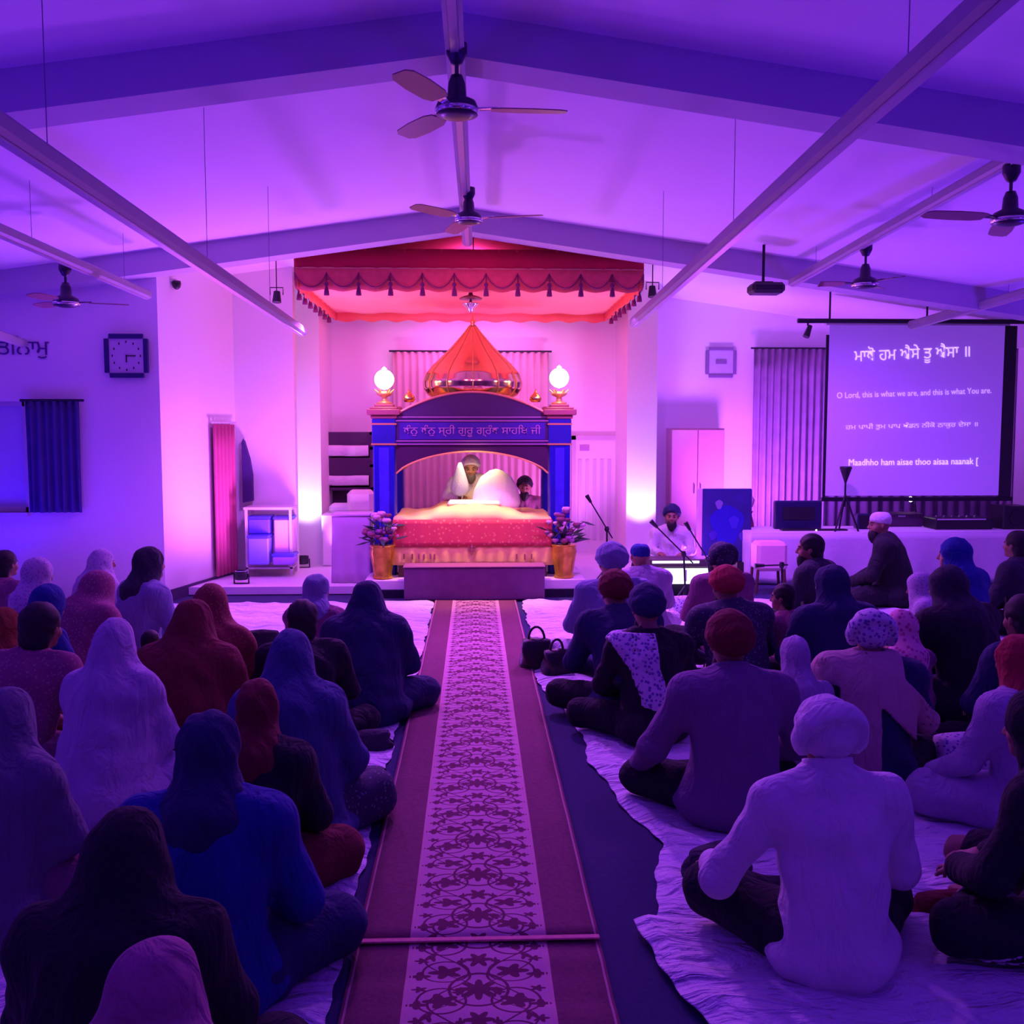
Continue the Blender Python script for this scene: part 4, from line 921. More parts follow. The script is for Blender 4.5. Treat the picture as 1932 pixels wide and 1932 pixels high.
# ---- head prototype (face looks to +Y, centre at eyes height) and hand prototype
def head_sdf(P):
    s = el(P,(0,-.012,.028),(.076,.096,.092)); s = sm_(s, el(P,(0,.028,-.045),(.054,.062,.062)), .05)
    s = sm_(s, el(P,(0,.070,-.085),(.026,.022,.020)), .03)                       # chin
    s = sm_(s, rc(P,(-.028,.078,.022),(.028,.078,.022),.013,.013), .02)            # brow
    for q in (-1,1):
        s = smax(s, -el(P,(q*.031,.098,.002),(.019,.020,.012)), .012)
        s = sm_(s, el(P,(q*.031,.074,.001),(.012,.012,.010)), .003)
        s = sm_(s, el(P,(q*.042,.058,-.028),(.020,.018,.018)), .025)
        s = sm_(s, el(P,(q*.079,-.006,-.004),(.008,.018,.030),.2), .006)
        s = sm_(s, el(P,(q*.011,.094,-.030),(.009,.010,.008)), .008)
    s = sm_(s, rc(P,(0,.088,.012),(0,.108,-.026),.007,.011), .012)
    s = sm_(s, rc(P,(-.016,.086,-.054),(.016,.086,-.054),.006,.006), .008)
    s = sm_(s, rc(P,(-.013,.085,-.064),(.013,.085,-.064),.007,.007), .006)
    s = sm_(s, rc(P,(0,-.02,-.05),(0,-.035,-.16),.050,.052), .03)
    return s
hv, hq = nets(head_sdf, (-.10,-.13,-.17), (.10,.13,.135), .0072)
hc = hv[hq].mean(1); him = np.zeros(len(hq),int)
for q in (-1,1):
    d_ = np.sqrt(((hc-v3((q*.031,.086,.001)))**2*v3((1,1,2.2))).sum(1)); him[(d_<.011)] = 1
him[(np.abs(hc[:,0])<.02)&(hc[:,1]>.078)&(hc[:,2]<-.050)&(hc[:,2]>-.069)] = 2
him[(np.abs(np.abs(hc[:,0])-.032)<.019)&(hc[:,1]>.070)&(np.abs(hc[:,2]-.026)<.005)] = 3
def hand_sdf(P):
    s = el(P,(0,.045,0),(.040,.052,.014)); s = sm_(s, rc(P,(0,-.02,0),(0,.02,0),.026,.027), .03)
    for k,(x,L_,an) in enumerate(((-.030,.064,.10),(-.010,.074,.02),(.011,.068,-.05),(.030,.052,-.14))):
        a = np.array((x,.082 if k in(1,2) else .075,0)); cur = .25+.08*k; p = a; dr = np.array((-math.sin(an),math.cos(an),0.)); th = 0
        for j,f_ in enumerate((.45,.32,.23)):
            th += cur*(1+j*.6)*.9; q = p+np.array((dr[0]*math.cos(th),dr[1]*math.cos(th),-math.sin(th)))*L_*f_
            s = sm_(s, rc(P,p,q,.0088-.0008*j,.0080-.0008*j), .004); p = q
    s = sm_(s, rc(P,(-.026,.018,-.004),(-.052,.050,-.018),.012,.010), .01); s = sm_(s, rc(P,(-.052,.050,-.018),(-.056,.080,-.030),.009,.0075), .004)
    return s
dv, dq = nets(hand_sdf, (-.075,-.06,-.085), (.055,.165,.03), .0058)
def frame(fwd, upv):
    y = Vector(fwd).normalized(); x = y.cross(Vector(upv)).normalized(); z = x.cross(y); return np.array([x,y,z], float)   # rows
def put(V, R_, t, mirror=False):
    W_ = V.copy(); 
    if mirror: W_[:,0] *= -1
    return W_@R_+np.array(t)
# ---- poses
def pose(lean=.10, bow=.0, twist=0, side=0, hands=None, elbows=None, knees=None, ankles=None, hturn=0, wide=1.0):
    J = {}
    J['pel'] = (0,0,.125); J['lum'] = (side*.3, .25*lean-.02, .29); J['che'] = (side*.7, .65*lean-.02, .45); J['nb'] = (side, lean, .60)
    J['hd'] = (side*1.15, lean+.045+bow*.5, .765-bow*.35); J['bow'] = bow; J['ht'] = hturn
    J['sh'] = [(side-.185*wide, lean-.015, .555), (side+.185*wide, lean-.015, .555)]
    J['el'] = elbows or [(-.27*wide, lean+.07, .31), (.27*wide, lean+.07, .31)]
    J['ha'] = hands or [(-.09, lean+.27, .21), (.09, lean+.27, .20)]
    J['hip'] = [(-.10,.03,.12), (.10,.03,.12)]
    J['kn'] = knees or [(-.36,.27,.115), (.36,.27,.115)]
    J['an'] = ankles or [(.06,.36,.075), (-.06,.28,.06)]
    return J
def torso(P, J, f=0.0, k=.05):
    s = el(P, J['pel'], (.168+f,.135+f,.125+f)); s = sm_(s, rc(P, J['pel'], J['lum'], .125+f, .118+f), k)
    s = sm_(s, el(P, J['lum'], (.145+f,.11+f,.12+f)), k); s = sm_(s, el(P, J['che'], (.165+f,.115+f,.155+f)), k)
    for q in (0,1): s = sm_(s, rc(P, J['nb'] if f>0 else tuple(np.array(J['nb'])-(0,0,.02)), J['sh'][q], .058+f*.7, .058+f), k)
    return s
def arms(P, J, f=0.0, q=None, to=1.0):
    s = None
    for i in (0,1):
        e, h, a = np.array(J['el'][i]), np.array(J['ha'][i]), J['sh'][i]; h2 = e+(h-e)*to
        t = sm_(rc(P, a, e, .050+f, .036+f), rc(P, e, h2, .037+f, (.026 if f==0 else .028)+f), .02); s = t if s is None else np.minimum(s,t)
    return s
def legs(P, J, f=0.0):
    s = None
    for i in (0,1):
        t = sm_(rc(P, J['hip'][i], J['kn'][i], .092+f, .062+f), rc(P, J['kn'][i], J['an'][i], .060+f, .038+f), .03); s = t if s is None else sm_(s,t,.02)
    return s
def feet(P, J):
    s = None
    for i in (0,1):
        a = np.array(J['an'][i]); k_ = np.array(J['kn'][i]); d_ = a-k_; d_ /= np.linalg.norm(d_); side = np.array((-d_[1],d_[0],0))*(1 if i==0 else -1)
        n_ = d_*.05+side*.12; t = rc(P, a, a+n_+(0,0,-.02), .034, .024); s = t if s is None else np.minimum(s,t)
    return s
def hframe(J):
    b = J['bow']*2.2; t = J['ht']; f_ = (-math.sin(t)*math.cos(b), math.cos(t)*math.cos(b), -math.sin(b)); return frame(f_, (0,0,1))
def hl(P, J):     # points into head space
    return (P-v3(J['hd']))@hframe(J).T.astype(np.float32)
def body_mesh(J, res, name='body'):
    def fn(P):
        s = torso(P,J,0,.05); s = sm_(s, arms(P,J), .03); s = sm_(s, legs(P,J), .03); s = sm_(s, feet(P,J), .02)
        s = sm_(s, rc(P, J['nb'], tuple(np.array(J['hd'])-(0,.02,.03)), .055,.05), .04); return np.maximum(s, -P[:,2]+.004)
    v, q = nets(fn, (-.56,-.24,-.01), (.56,.62,.78), res)
    parts = [(v,q,0), (put(hv, hframe(J), J['hd']), hq, him)]
    for i in (0,1):
        e, h = Vector(J['el'][i]), Vector(J['ha'][i]); d_ = (h-e).normalized()
        if d_.z < -.35: d_ = (d_+Vector((0,0,.3))).normalized()
        Q_ = dq[:, ::-1] if i==1 else dq
        parts.append((put(dv, frame(d_, (0,0,1)), J['ha'][i], mirror=(i==1)), Q_, 0))
    return mesh_of(name, parts)
def folds(P, a=.006, f=1.0, ph=0.):
    x, y, z = P[:,0]*f, P[:,1]*f, P[:,2]*f
    an = np.arctan2(P[:,1]-.05, P[:,0])
    return a*(np.sin(an*9+z*7+2*np.sin(z*11+ph)+ph)*.6+np.sin(x*23+z*17+3*np.sin(y*9+ph))*.4+.4*np.sin(z*46+x*14+3*np.sin(x*9-ph)+ph))
def part_fn(kind, J, ph=0.):
    """signed distance for a garment"""
    nb = np.array(J['nb']); hd = np.array(J['hd'])
    if kind == 'top':
        def fn(P):
            s = torso(P,J,.024,.06); s = sm_(s, arms(P,J,.020,to=.93), .035); s = sm_(s, el(P,(J['pel'][0],.0,.085),(.215,.175,.105)), .06)
            s = s+folds(P,.0055,1,ph)+.0045*np.sin(P[:,2]*38+5*np.sin(P[:,0]*6+ph)+2*P[:,0])*np.clip(1.2-2*np.abs(P[:,0]),0,1); s = smax(s, -rc(P, tuple(nb+(0,.01,.07)), tuple(nb+(0,.06,.20)), .062, .09), .01)
            return np.maximum(s, -P[:,2]+.006)
        return fn, (-.56,-.28,-.01), (.56,.58,.74)
    if kind == 'coat':          # longer, wider coat with collar
        def fn(P):
            s = torso(P,J,.034,.08); s = sm_(s, arms(P,J,.028,to=.95), .05); s = sm_(s, el(P,(J['pel'][0],.02,.09),(.26,.21,.12)), .08)
            s = sm_(s, rc(P,tuple(nb+(0,-.01,.0)),tuple(nb+(0,.0,.045)),.075,.068), .02)
            s = s+folds(P,.0045,.7,ph); s = smax(s, -rc(P, tuple(nb+(0,.02,.10)), tuple(nb+(0,.07,.22)), .060, .09), .01)
            return np.maximum(s, -P[:,2]+.006)
        return fn, (-.58,-.30,-.01), (.58,.60,.76)
    if kind == 'trousers':
        def fn(P):
            s = sm_(legs(P,J,.022), el(P, J['pel'], (.178,.145,.125)), .05)+folds(P,.006,1.2,ph+2)
            s = np.maximum(s, P[:,2]-.27)
            if J['kn'][0][2]>.3 or J['kn'][1][2]>.3: s = sm_(legs(P,J,.022), el(P, J['pel'], (.178,.145,.125)), .05)+folds(P,.006,1.2,ph+2)
            return np.maximum(s, -P[:,2]+.006)
        return fn, (-.50,-.20,-.01), (.50,.56,.66)
    if kind == 'turban':
        def fn(P):
            p = hl(P,J); s = el(p,(0,-.018,.042),(.112,.130,.102)); s = sm_(s, el(p,(0,.0,.080),(.086,.092,.082)), .03)
            u = p[:,2]*1.0+np.abs(p[:,0])*.55; s = s+.0055*np.abs(np.sin(u*62+.5*np.sin(p[:,1]*20)))-.003
            # lower edge runs from mid forehead to the nape
            s = smax(s, -(p[:,2]-(-.002+.62*(p[:,1]+.02))), .008); return s
        return fn, tuple(hd-(.16,.17,.15)), tuple(hd+(.16,.17,.20))
    if kind == 'wrap':          # round patka / tied cloth with a thick rolled rim at the back
        def fn(P):
            p = hl(P,J); s = el(p,(0,-.02,.02),(.098,.122,.106)); q = p-v3((0,-.052,.002)); ct, st_ = math.cos(.62), math.sin(.62)
            y2 = q[:,1]*ct+q[:,2]*st_; z2 = -q[:,1]*st_+q[:,2]*ct
            rr = np.sqrt(q[:,0]**2+(z2*.92)**2); to_ = np.sqrt((rr-.104)**2+(y2*.60)**2)-.023
            s = sm_(s, to_, .004); s = s+.0018*np.sin(rr*260)+.0015*np.sin(p[:,0]*60+p[:,2]*80); 
            s = smax(s, -(p[:,2]-(-.045+.85*(p[:,1]+.02))), .008); return s
        return fn, tuple(hd-(.16,.19,.17)), tuple(hd+(.16,.17,.18))
    if kind == 'cap':
        def fn(P):
            p = hl(P,J); s = el(p,(0,-.012,.045),(.086,.104,.092)); s = smax(s, p[:,2]-.120, .02); s = s+.0015*np.sin(p[:,0]*90)
            return smax(s, -(p[:,2]-(.015+.2*p[:,1])), .006)
        return fn, tuple(hd-(.14,.15,.12)), tuple(hd+(.14,.15,.18))
    if kind == 'hair':
        def fn(P):
            p = hl(P,J); s = el(p,(0,-.022,.035),(.090,.106,.100)); s = sm_(s, el(p,(0,-.055,-.06),(.078,.055,.09)), .04); s = s+.003*np.sin(p[:,0]*130+8*np.sin(p[:,2]*14))
            return smax(s, -el(p,(0,.10,-.035),(.066,.085,.085)), .015)
        return fn, tuple(hd-(.16,.17,.22)), tuple(hd+(.16,.17,.18))
    if kind == 'beard':
        def fn(P):
            p = hl(P,J); s = el(p,(0,.055,-.085),(.058,.050,.060)); s = sm_(s, el(p,(0,.060,-.13),(.038,.035,.05)), .04); s = s+.003*np.sin(p[:,0]*160+p[:,2]*40)
            return smax(s, -el(p,(0,.098,-.052),(.022,.02,.012)), .006)
        return fn, tuple(hd-(.12,.12,.24)), tuple(hd+(.12,.17,.05))
    if kind == 'scarf':         # head scarf falling to the shoulders
        def fn(P):
            p = hl(P,J); s = el(p,(0,-.018,.025),(.098,.118,.112)); s = sm_(s, el(p,(0,-.03,-.09),(.088,.085,.11)), .05)
            s = sm_(s, rc(P, tuple(hd+(0,-.05,-.10)), tuple(nb+(0,-.06,-.02)), .085,.115), .06)
            for q in (0,1): s = sm_(s, rc(P, tuple(nb+(0,-.01,0)), tuple(np.array(J['sh'][q])*(.85,1,1)+(0,0,.0)), .075,.070), .06)
            s = sm_(s, rc(P, tuple(nb+(0,-.05,-.02)), tuple(np.array(J['che'])+(0,-.045,.0)), .11,.09), .06)
            s = s+folds(P,.005,1.6,ph)
            s = smax(s, -el(p,(0,.125,-.02),(.052,.070,.084)), .015)
            return smax(s, -torso(P,J,-.012,.05), .01)
        return fn, tuple(np.array((-.34,-.26,.28))), tuple(hd+(.26,.22,.17))
    if kind in ('shawl','veil'): # big drape over head, shoulders and back down to the floor
        wv = .0 if kind=='shawl' else .035
        def fn(P):
            p = hl(P,J); s = el(p,(0,-.018,.025),(.100,.122,.114)); s = sm_(s, el(p,(0,-.035,-.08),(.10,.095,.12)), .07)
            s = sm_(s, rc(P, tuple(hd+(0,-.045,-.08)), tuple(nb+(0,-.04,-.06)), .095, .15), .09)
            s = sm_(s, torso(P,J,.036,.08), .05); s = sm_(s, arms(P,J,.034,to=.75), .07)
            s = sm_(s, rc(P, tuple(np.array(J['nb'])+(0,-.03,-.10)), (0,-.01,.10), .17, .25+wv*1.6), .12)
            s = sm_(s, el(P,(0,.03,.08),(.31+wv,.25+wv,.10)), .07)
            s = s+folds(P,.009 if kind=='shawl' else .011,1.0,ph)*np.clip(1.25-P[:,2],.3,1)
            s = smax(s, -el(p,(0,.130,-.02),(.052,.072,.086)), .02)
            return np.maximum(s, -P[:,2]+.006)
        return fn, (-.52,-.36,-.01), (.52,.52,float(hd[2])+.17)
    if kind == 'drape_left':    # printed scarf thrown over the left shoulder
        def fn(P):
            s = torso(P,J,.040,.06)+folds(P,.004,2,ph); x, z = P[:,0], P[:,2]
            c = -.02-.10*np.clip((z-.30)/.3,0,1); band = np.abs(x-c)-(.085+.05*np.clip((z-.45)/.15,0,1))
            s = np.maximum(s, band); s = np.maximum(s, .22-z+.3*np.abs(x)); s = np.maximum(s, -torso(P,J,.020,.06)); return smax(s, z-.655, .02)
        return fn, (-.36,-.26,.15), (.3,.36,.72)
    if kind == 'drape_open':    # wrap over both shoulders: one end straight down at left, the other slanting right
        def fn(P):
            t_ = sm_(torso(P,J,.048,.07), arms(P,J,.036,to=.1), .06)
            s = t_+folds(P,.003,1,ph); x, z = P[:,0], P[:,2]
            yoke = np.maximum(np.abs(z-.60)-.085, x-.13); lft = np.maximum(np.abs(x+.08)-.09, z-.60)
            ctr = -.02+(.60-z)*.95; rgt = np.maximum(np.abs(x-ctr)-.12, z-.62)
            s = np.maximum(s, np.minimum(np.minimum(yoke,lft),rgt)); s = np.maximum(s, -sm_(torso(P,J,.025,.06), arms(P,J,.022,to=.1), .05)); return s
        return fn, (-.42,-.30,.02), (.46,.34,.74)
    if kind == 'collar':
        def fn(P):
            p = P-v3(nb+(0,.012,.058)); ct, st_ = math.cos(.35), math.sin(.35); y2 = p[:,1]*ct-p[:,2]*st_; z2 = p[:,1]*st_+p[:,2]*ct
            r_ = np.sqrt(p[:,0]**2+y2**2); s = np.maximum(np.abs(r_-.074-.12*np.clip(-z2,0,.1))-.006, np.abs(z2)-.026); return s-.002
        return fn, tuple(nb-(.14,.14,.06)), tuple(nb+(.14,.16,.14))
    if kind == 'stripes':
        def fn(P):
            s = np.maximum(legs(P,J,.030), -legs(P,J,.016)); d_ = (P@v3((-.5,.2,.84)))
            b_ = np.minimum(np.minimum(np.abs(d_-.17), np.abs(d_-.205)), np.abs(d_-.24))-.008
            return np.maximum(np.maximum(s, b_), np.maximum(P[:,0]+.04, -P[:,2]+.03))
        return fn, (-.50,-.20,-.01), (.50,.9,.4)
    if kind == 'skirt':         # dhoti / salwar lump over the folded legs
        def fn(P):
            s = sm_(legs(P,J,.045), el(P,(0,.05,.09),(.24,.22,.11)), .09)+folds(P,.009,1.1,ph); return np.maximum(s, -P[:,2]+.006)
        return fn, (-.54,-.28,-.01), (.54,.60,.62)
NM = {'top':'shirt','coat':'coat','trousers':'trousers','turban':'turban','wrap':'head_wrap','cap':'cap','hair':'hair','beard':'beard','scarf':'headscarf','shawl':'shawl','veil':'veil','drape_left':'shoulder_scarf','drape_open':'shoulder_wrap','skirt':'lower_garment','collar':'collar','stripes':'trouser_stripes'}
ARCH = {'a': pose(.09), 'b': pose(.15,.05), 'c': pose(.06,0,hands=[(-.30,.30,.19),(.30,.30,.19)]), 'd': pose(.20,.10), 'e': pose(.10,.02,side=.03,hturn=.5), 'f': pose(.10,.02,side=-.03,hturn=-.5)}
CACHE = {}
def get(ak, J, kind, res, ph):
    key = (ak, kind, round(res,4))
    if key in CACHE: return CACHE[key]
    if kind == 'body': me = body_mesh(J, res)
    else:
        fn, lo, hi = part_fn(kind, J, ph); v, q = nets(fn, lo, hi, (.007 if kind=='collar' else .0095 if kind=='wrap' else min(res,.013)) if kind in ('turban','wrap','cap','hair','beard','collar','stripes') else res); me = mesh_of(NM[kind], [(v,q,0)])
    CACHE[key] = me; return me
skin_b = mat('skin_brown',(.33,.17,.11),.6,noise=.06); eye_m = mat('eye_dark',(.02,.015,.015),.2); lip_m = mat('lip',(.30,.09,.08),.5); brow_m = mat('brow',(.02,.015,.015),.9)
hair_m = mat('hair_black',(.012,.01,.012),.7,noise=.3,scale=60)
TOPH = {'turban':.158,'wrap':.140,'cap':.12,'hair':.135,'scarf':.137,'shawl':.139,'veil':.139}
PEOPLE = []
def person(px, py, H, parts, cols, label, ang=0, arch='a', res=.019, sx=1.0, group=None, z0=.014, at=None, beard=False, ph=None):
    """px,py : pixel of the top of the head; H : height of that point above the floor"""
    J = ARCH[arch] if isinstance(arch,str) else arch
    ak = arch if isinstance(arch,str) else 'u%d' % len(PEOPLE)
    ph = (sum(map(ord,str(ak)))%7 if ph is None else ph)
    head = next((k for k in parts if k in TOPH), 'hair')
    top = J['hd'][2]+TOPH[head]; s = (H-z0)/top
    p = at if at is not None else G(px, py, H)
    a = math.radians(ang); hx, hy = J['hd'][0]*s*sx, (J['hd'][1]-.01)*s
    loc = Vector((p.x-(hx*math.cos(a)-hy*math.sin(a)), p.y-(hx*math.sin(a)+hy*math.cos(a)), z0))
    e = empty('person', loc, a, label, 'person', group); e.scale = (s*sx, s, s)
    o = bpy.data.objects.new('body', get(ak,J,'body',max(res,.019),0)); COL.objects.link(o); o.parent = e
    if not o.data.materials:
        for q in (skin_b, eye_m, lip_m, brow_m): o.data.materials.append(q)
    lst = list(zip(parts, cols))
    if beard: lst.append(('beard', hair_m if beard is True else beard))
    for k, c in lst:
        me = get(ak, J, k, res, ph); o = bpy.data.objects.new(NM[k], me); COL.objects.link(o); o.parent = e
        if not me.materials: me.materials.append(c)
        o.material_slots[0].link = 'OBJECT'; o.material_slots[0].material = c
    PEOPLE.append(e); return e
def cl(name, c, **k):
    M_ = mat('cloth_'+name, c, .92, noise=k.pop('noise',.15), scale=k.pop('scale',7), bump=.25, bscale=60, **k); nt = M_.node_tree
    bp = next(n for n in nt.nodes if n.type=='BUMP'); tc = next(n for n in nt.nodes if n.type=='TEX_COORD')
    mp = nt.nodes.new('ShaderNodeMapping'); mp.inputs['Scale'].default_value = (7,7,3.2); mp.inputs['Rotation'].default_value = (.5,.3,.2)
    no = nt.nodes.new('ShaderNodeTexNoise'); no.inputs['Scale'].default_value = 1; no.inputs['Detail'].default_value = 3; no.inputs['Distortion'].default_value = 1.6
    b2 = nt.nodes.new('ShaderNodeBump'); b2.inputs['Strength'].default_value = .75; b2.inputs['Distance'].default_value = .05
    nt.links.new(tc.outputs['Object'], mp.inputs[0]); nt.links.new(mp.outputs[0], no.inputs['Vector']); nt.links.new(no.outputs['Fac'], b2.inputs['Height'])
    nt.links.new(b2.outputs['Normal'], bp.inputs['Normal']); return M_
black = cl('black',(.012,.012,.018)); navy = cl('navy',(.02,.025,.10)); royal = cl('royal',(.01,.03,.26)); teal = cl('teal',(.05,.08,.20)); white = cl('white',(.72,.70,.74))
lilac = cl('lilac',(.42,.36,.52)); maroon = cl('maroon',(.16,.012,.02)); red = cl('red',(.42,.03,.05)); plumc = cl('plum',(.22,.07,.16)); pinkc = cl('pink',(.40,.16,.26)); tan = cl('tan',(.50,.36,.36))
grey = cl('grey',(.16,.15,.22)); blazer = cl('blazer',(.20,.13,.24)); orange = cl('orange',(.25,.06,.02)); charcoal = cl('charcoal',(.03,.03,.05)); bluegrey = cl('bluegrey',(.22,.24,.42)); rose = cl('rose',(.55,.14,.16))
redgold = pattern('print_red_gold',(.26,.03,.04),(.42,.20,.07),54,.2); whiteblue = pattern('print_white_blue',(.62,.60,.72),(.12,.12,.40),44,.3); floral = pattern('print_floral',(.62,.58,.70),(.16,.12,.38),42,.30)
lilacprint = pattern('print_lilac',(.46,.38,.56),(.26,.18,.40),50,.25); darkprint = pattern('print_dark',(.03,.03,.07),(.18,.14,.24),46,.18); magprint = pattern('print_magenta',(.26,.06,.15),(.40,.20,.24),50,.2)
pinkprint = pattern('print_pink',(.75,.35,.50),(.45,.10,.25),30,.3)
# ------------------------------------------------------------------ near figures, each with its own pose
near_l = pose(.07,.02,hands=[(-.12,.30,.20),(.14,.30,.2)])
person(290,1775,.80,['shawl','skirt'],[pinkc,plumc],'person under a plum pink shawl at the very bottom left of the picture',0,pose(.13,.10),.017,1.05)
person(235,1525,.90,['shawl','skirt'],[black,black],'person in a black hooded shawl at the lower left, in front of the blue coat',0,pose(.10,.04),.017,1.0)
person(392,1340,.97,['scarf','coat','skirt'],[navy,royal,navy],'person with a royal blue coat and blue head covering at the lower left',2,pose(.08,.02,elbows=[(-.28,.10,.30),(.29,.08,.29)]),.014,1.0)
person(485,1280,.90,['scarf','coat','skirt'],[maroon,black,maroon],'person with dark red headscarf and black top behind the blue coat',0,pose(.10,.04),.016,.88)
person(548,1186,.98,['shawl','skirt'],[teal,darkprint],'woman in a grey blue shawl with light edge left of the aisle',-2,pose(.10,.06,side=-.03),.014,.86)
person(1558,1303,.99,['wrap','top','collar','trousers'],[white,white,white,black],'man in a white shirt and rolled white head wrap, nearest at lower right',3,
       pose(.05,.02,elbows=[(-.36,.10,.28),(.28,.07,.29)],hands=[(-.30,.33,.23),(.10,.30,.22)],knees=[(-.33,.30,.15),(.33,.27,.115)],ankles=[(-.02,.40,.07),(-.06,.28,.06)]),.012,.97)
person(1378,1150,1.03,['turban','coat','collar','trousers'],[maroon,blazer,blazer,black],'man with a dark red turban and purple blazer behind the white shirt',2,
       pose(.05,.01,elbows=[(-.34,.10,.30),(.33,.08,.30)],hands=[(-.36,.30,.14),(.12,.30,.22)],wide=1.06),.013,1.0,beard=True)
person(1221,1100,.97,['turban','top','drape_left','trousers'],[navy,black,floral,black],'man with a round navy turban and a printed scarf over his left shoulder',6,
       pose(.07,.03),.014,1.0,beard=True)
person(1643,1143,.96,['wrap','top','drape_open','trousers'],[floral,navy,tan,black],'person with printed head wrap and a wide tan wrap slung across the back',-10,
       pose(.07,.03,wide=1.02),.014,1.02)
# ------------------------------------------------------------------ left side crowd
L_ = [
 (215,1165,.96,['veil','skirt'],[lilac,lilac],'woman under a long pale lilac veil spreading to the floor',-6,'a',.84),
 (362,1130,.96,['shawl','skirt'],[maroon,maroon],'woman in a dark red shawl right of the pale veil',-4,'b',1.0),
 (397,1100,.96,['shawl','skirt'],[redgold,red],'woman in a red and gold printed shawl behind the dark red shawl',-8,'a',.95),
 (692,1095,.90,['shawl','skirt'],[navy,navy],'woman in a wide navy blue shawl beside the aisle on the left',0,'b',1.04),
 (598,1082,.84,['scarf','top','skirt'],[bluegrey,plumc,plumc],'woman with pale violet headscarf behind the black haired person',-12,'f',1.0),
 (570,1130,.90,['hair','top','trousers'],[hair_m,black,black],'bare headed person with black hair and black top left of the navy shawl',10,'b',1.02),
 (280,1030,1.0,['scarf','coat','skirt'],[charcoal,bluegrey,bluegrey],'person with dark head covering and blue kameez against the wall corner',-40,'a',.92),
 (192,1035,.86,['veil','skirt'],[lilacprint,lilac],'woman in a thin lilac veil near the left wall, behind the magenta shawl',-38,'f',.9),
 (184,1075,.90,['shawl','skirt'],[magprint,plumc],'woman in a magenta printed shawl below the lilac veil near the left wall',-30,'d',1.0),
 (70,1050,.95,['scarf','top','skirt'],[lilacprint,plumc,plumc],'woman in a printed lilac headscarf by the left wall',-30,'a',.95),
 (88,1102,.93,['scarf','top','skirt'],[royal,royal,navy],'small person with a bright blue headscarf at the left',-25,'d',.85),
 (10,1037,.88,['hair','top','trousers'],[hair_m,plumc,black],'dark haired person at the left picture edge near the wall',-25,'a',.95),
 (75,1135,.97,['hair','top','skirt'],[hair_m,magprint,plumc],'person with thick dark hair and printed plum top at the left',-15,'b',1.05),
 (6,1145,.84,['shawl','skirt'],[orange,maroon],'person in a brown orange shawl at the left edge',-12,'a',.9),
 (12,1296,.92,['shawl','skirt'],[grey,plumc],'person in a dark grey violet shawl at the left edge, nearer than the pale veil',-12,'a',.82),
 (284,1188,.60,['hair','top','trousers'],[hair_m,rose,rose],'small child in rose clothes between the pale veil and the dark red shawl',-20,'a',.9),
]
for (px,py,H,pa_,co_,lab,an,ar,sx_) in L_: person(px,py,H,pa_,co_,lab,an,ar,.019,sx_)
R_ = [
 (1155,1022,1.02,['turban','top','trousers'],[bluegrey,bluegrey,white],'man with a blue violet turban and pale blue shirt nearest the throne on the right',8,'b',1.1,True),
 (1208,1026,.87,['cap','coat','trousers'],[royal,lilac,white],'man with a flat violet cap and lilac shirt left of the glowing keyboard',10,'a',1.08,True),
 (1162,1074,.97,['turban','coat','trousers'],[maroon,navy,black],'man with a small maroon turban and dark jacket beside the aisle',6,'d',1.0,True),
 (1360,1018,.98,['wrap','top','trousers'],[darkprint,plumc,black],'person with a dark head wrap with pale rim in front of the poster board',12,'a',1.0,True),
 (1372,1066,.95,['turban','coat','trousers'],[red,darkprint,black],'man with a red turban and dark patterned coat behind the purple blazer',10,'b',1.12,True),
 (1530,1006,.97,['hair','coat','trousers'],[hair_m,charcoal,black],'dark haired man in a charcoal coat turned toward the left, before the white table',45,'e',1.05,True),
 (1570,1064,.98,['scarf','coat','skirt'],[navy,navy,black],'person with a navy hood and navy coat in the middle of the right crowd',14,'a',1.12,False),
 (1662,966,1.02,['cap','coat','trousers'],[white,black,black],'man with a white cap and black jacket sitting upright before the white table',60,'e',1.0,True),
 (1802,1014,1.0,['scarf','coat','skirt'],[royal,royal,navy],'woman with royal blue headscarf and blue coat at the right',30,'e',1.1,False),
 (1790,1066,1.0,['scarf','coat','skirt'],[charcoal,black,black],'large dark figure in a black headscarf in front of the royal blue headscarf',24,'b',1.2,False),
 (1738,1080,.80,['hair','shawl','skirt'],[hair_m,lilacprint,lilac],'person in a printed lilac wrap leaning left before the white table',50,'d',1.0,False),
 (1478,1100,.76,['hair','top','skirt'],[hair_m,magprint,plumc],'small person in a printed magenta top left of the navy hood',30,'e',.95,False),
 (1500,1198,.83,['scarf','top','skirt'],[lilac,lilac,lilac],'person with a pale lilac headscarf right of the purple blazer',5,'a',.82,False),
 (1700,1150,.82,['scarf','top','skirt'],[pinkprint,plumc,navy],'child in a pink printed headscarf right of the printed head wrap',20,'e',.85,False),
 (1920,1000,.98,['hair','coat','trousers'],[hair_m,charcoal,black],'person in a dark coat at the right edge near the white table end',30,'a',1.0,False),
 (1935,1120,.97,['hair','coat','trousers'],[hair_m,navy,black],'dark haired figure half outside the right picture edge behind the red headscarf',15,'b',1.1,False),
 (1925,1195,.93,['scarf','coat','skirt'],[red,lilac,lilac],'person with a bright red headscarf and lilac coat at the right edge',20,'c',1.0,False),
]
for (px,py,H,pa_,co_,lab,an,ar,sx_,bd) in R_: person(px,py,H,pa_,co_,lab,an,ar,.019,sx_,beard=bd)
# black figure at the lower right edge with striped trousers, one leg out
pe = pose(.12,.06,knees=[(-.34,.26,.14),(.30,.45,.12)],ankles=[(.04,.36,.07),(.22,.80,.07)])
pe2 = person(1965,1300,.96,['scarf','coat','trousers','stripes'],[black,black,black,white],'black clothed person at the lower right edge with striped trousers',38,pe,.017,1.15)
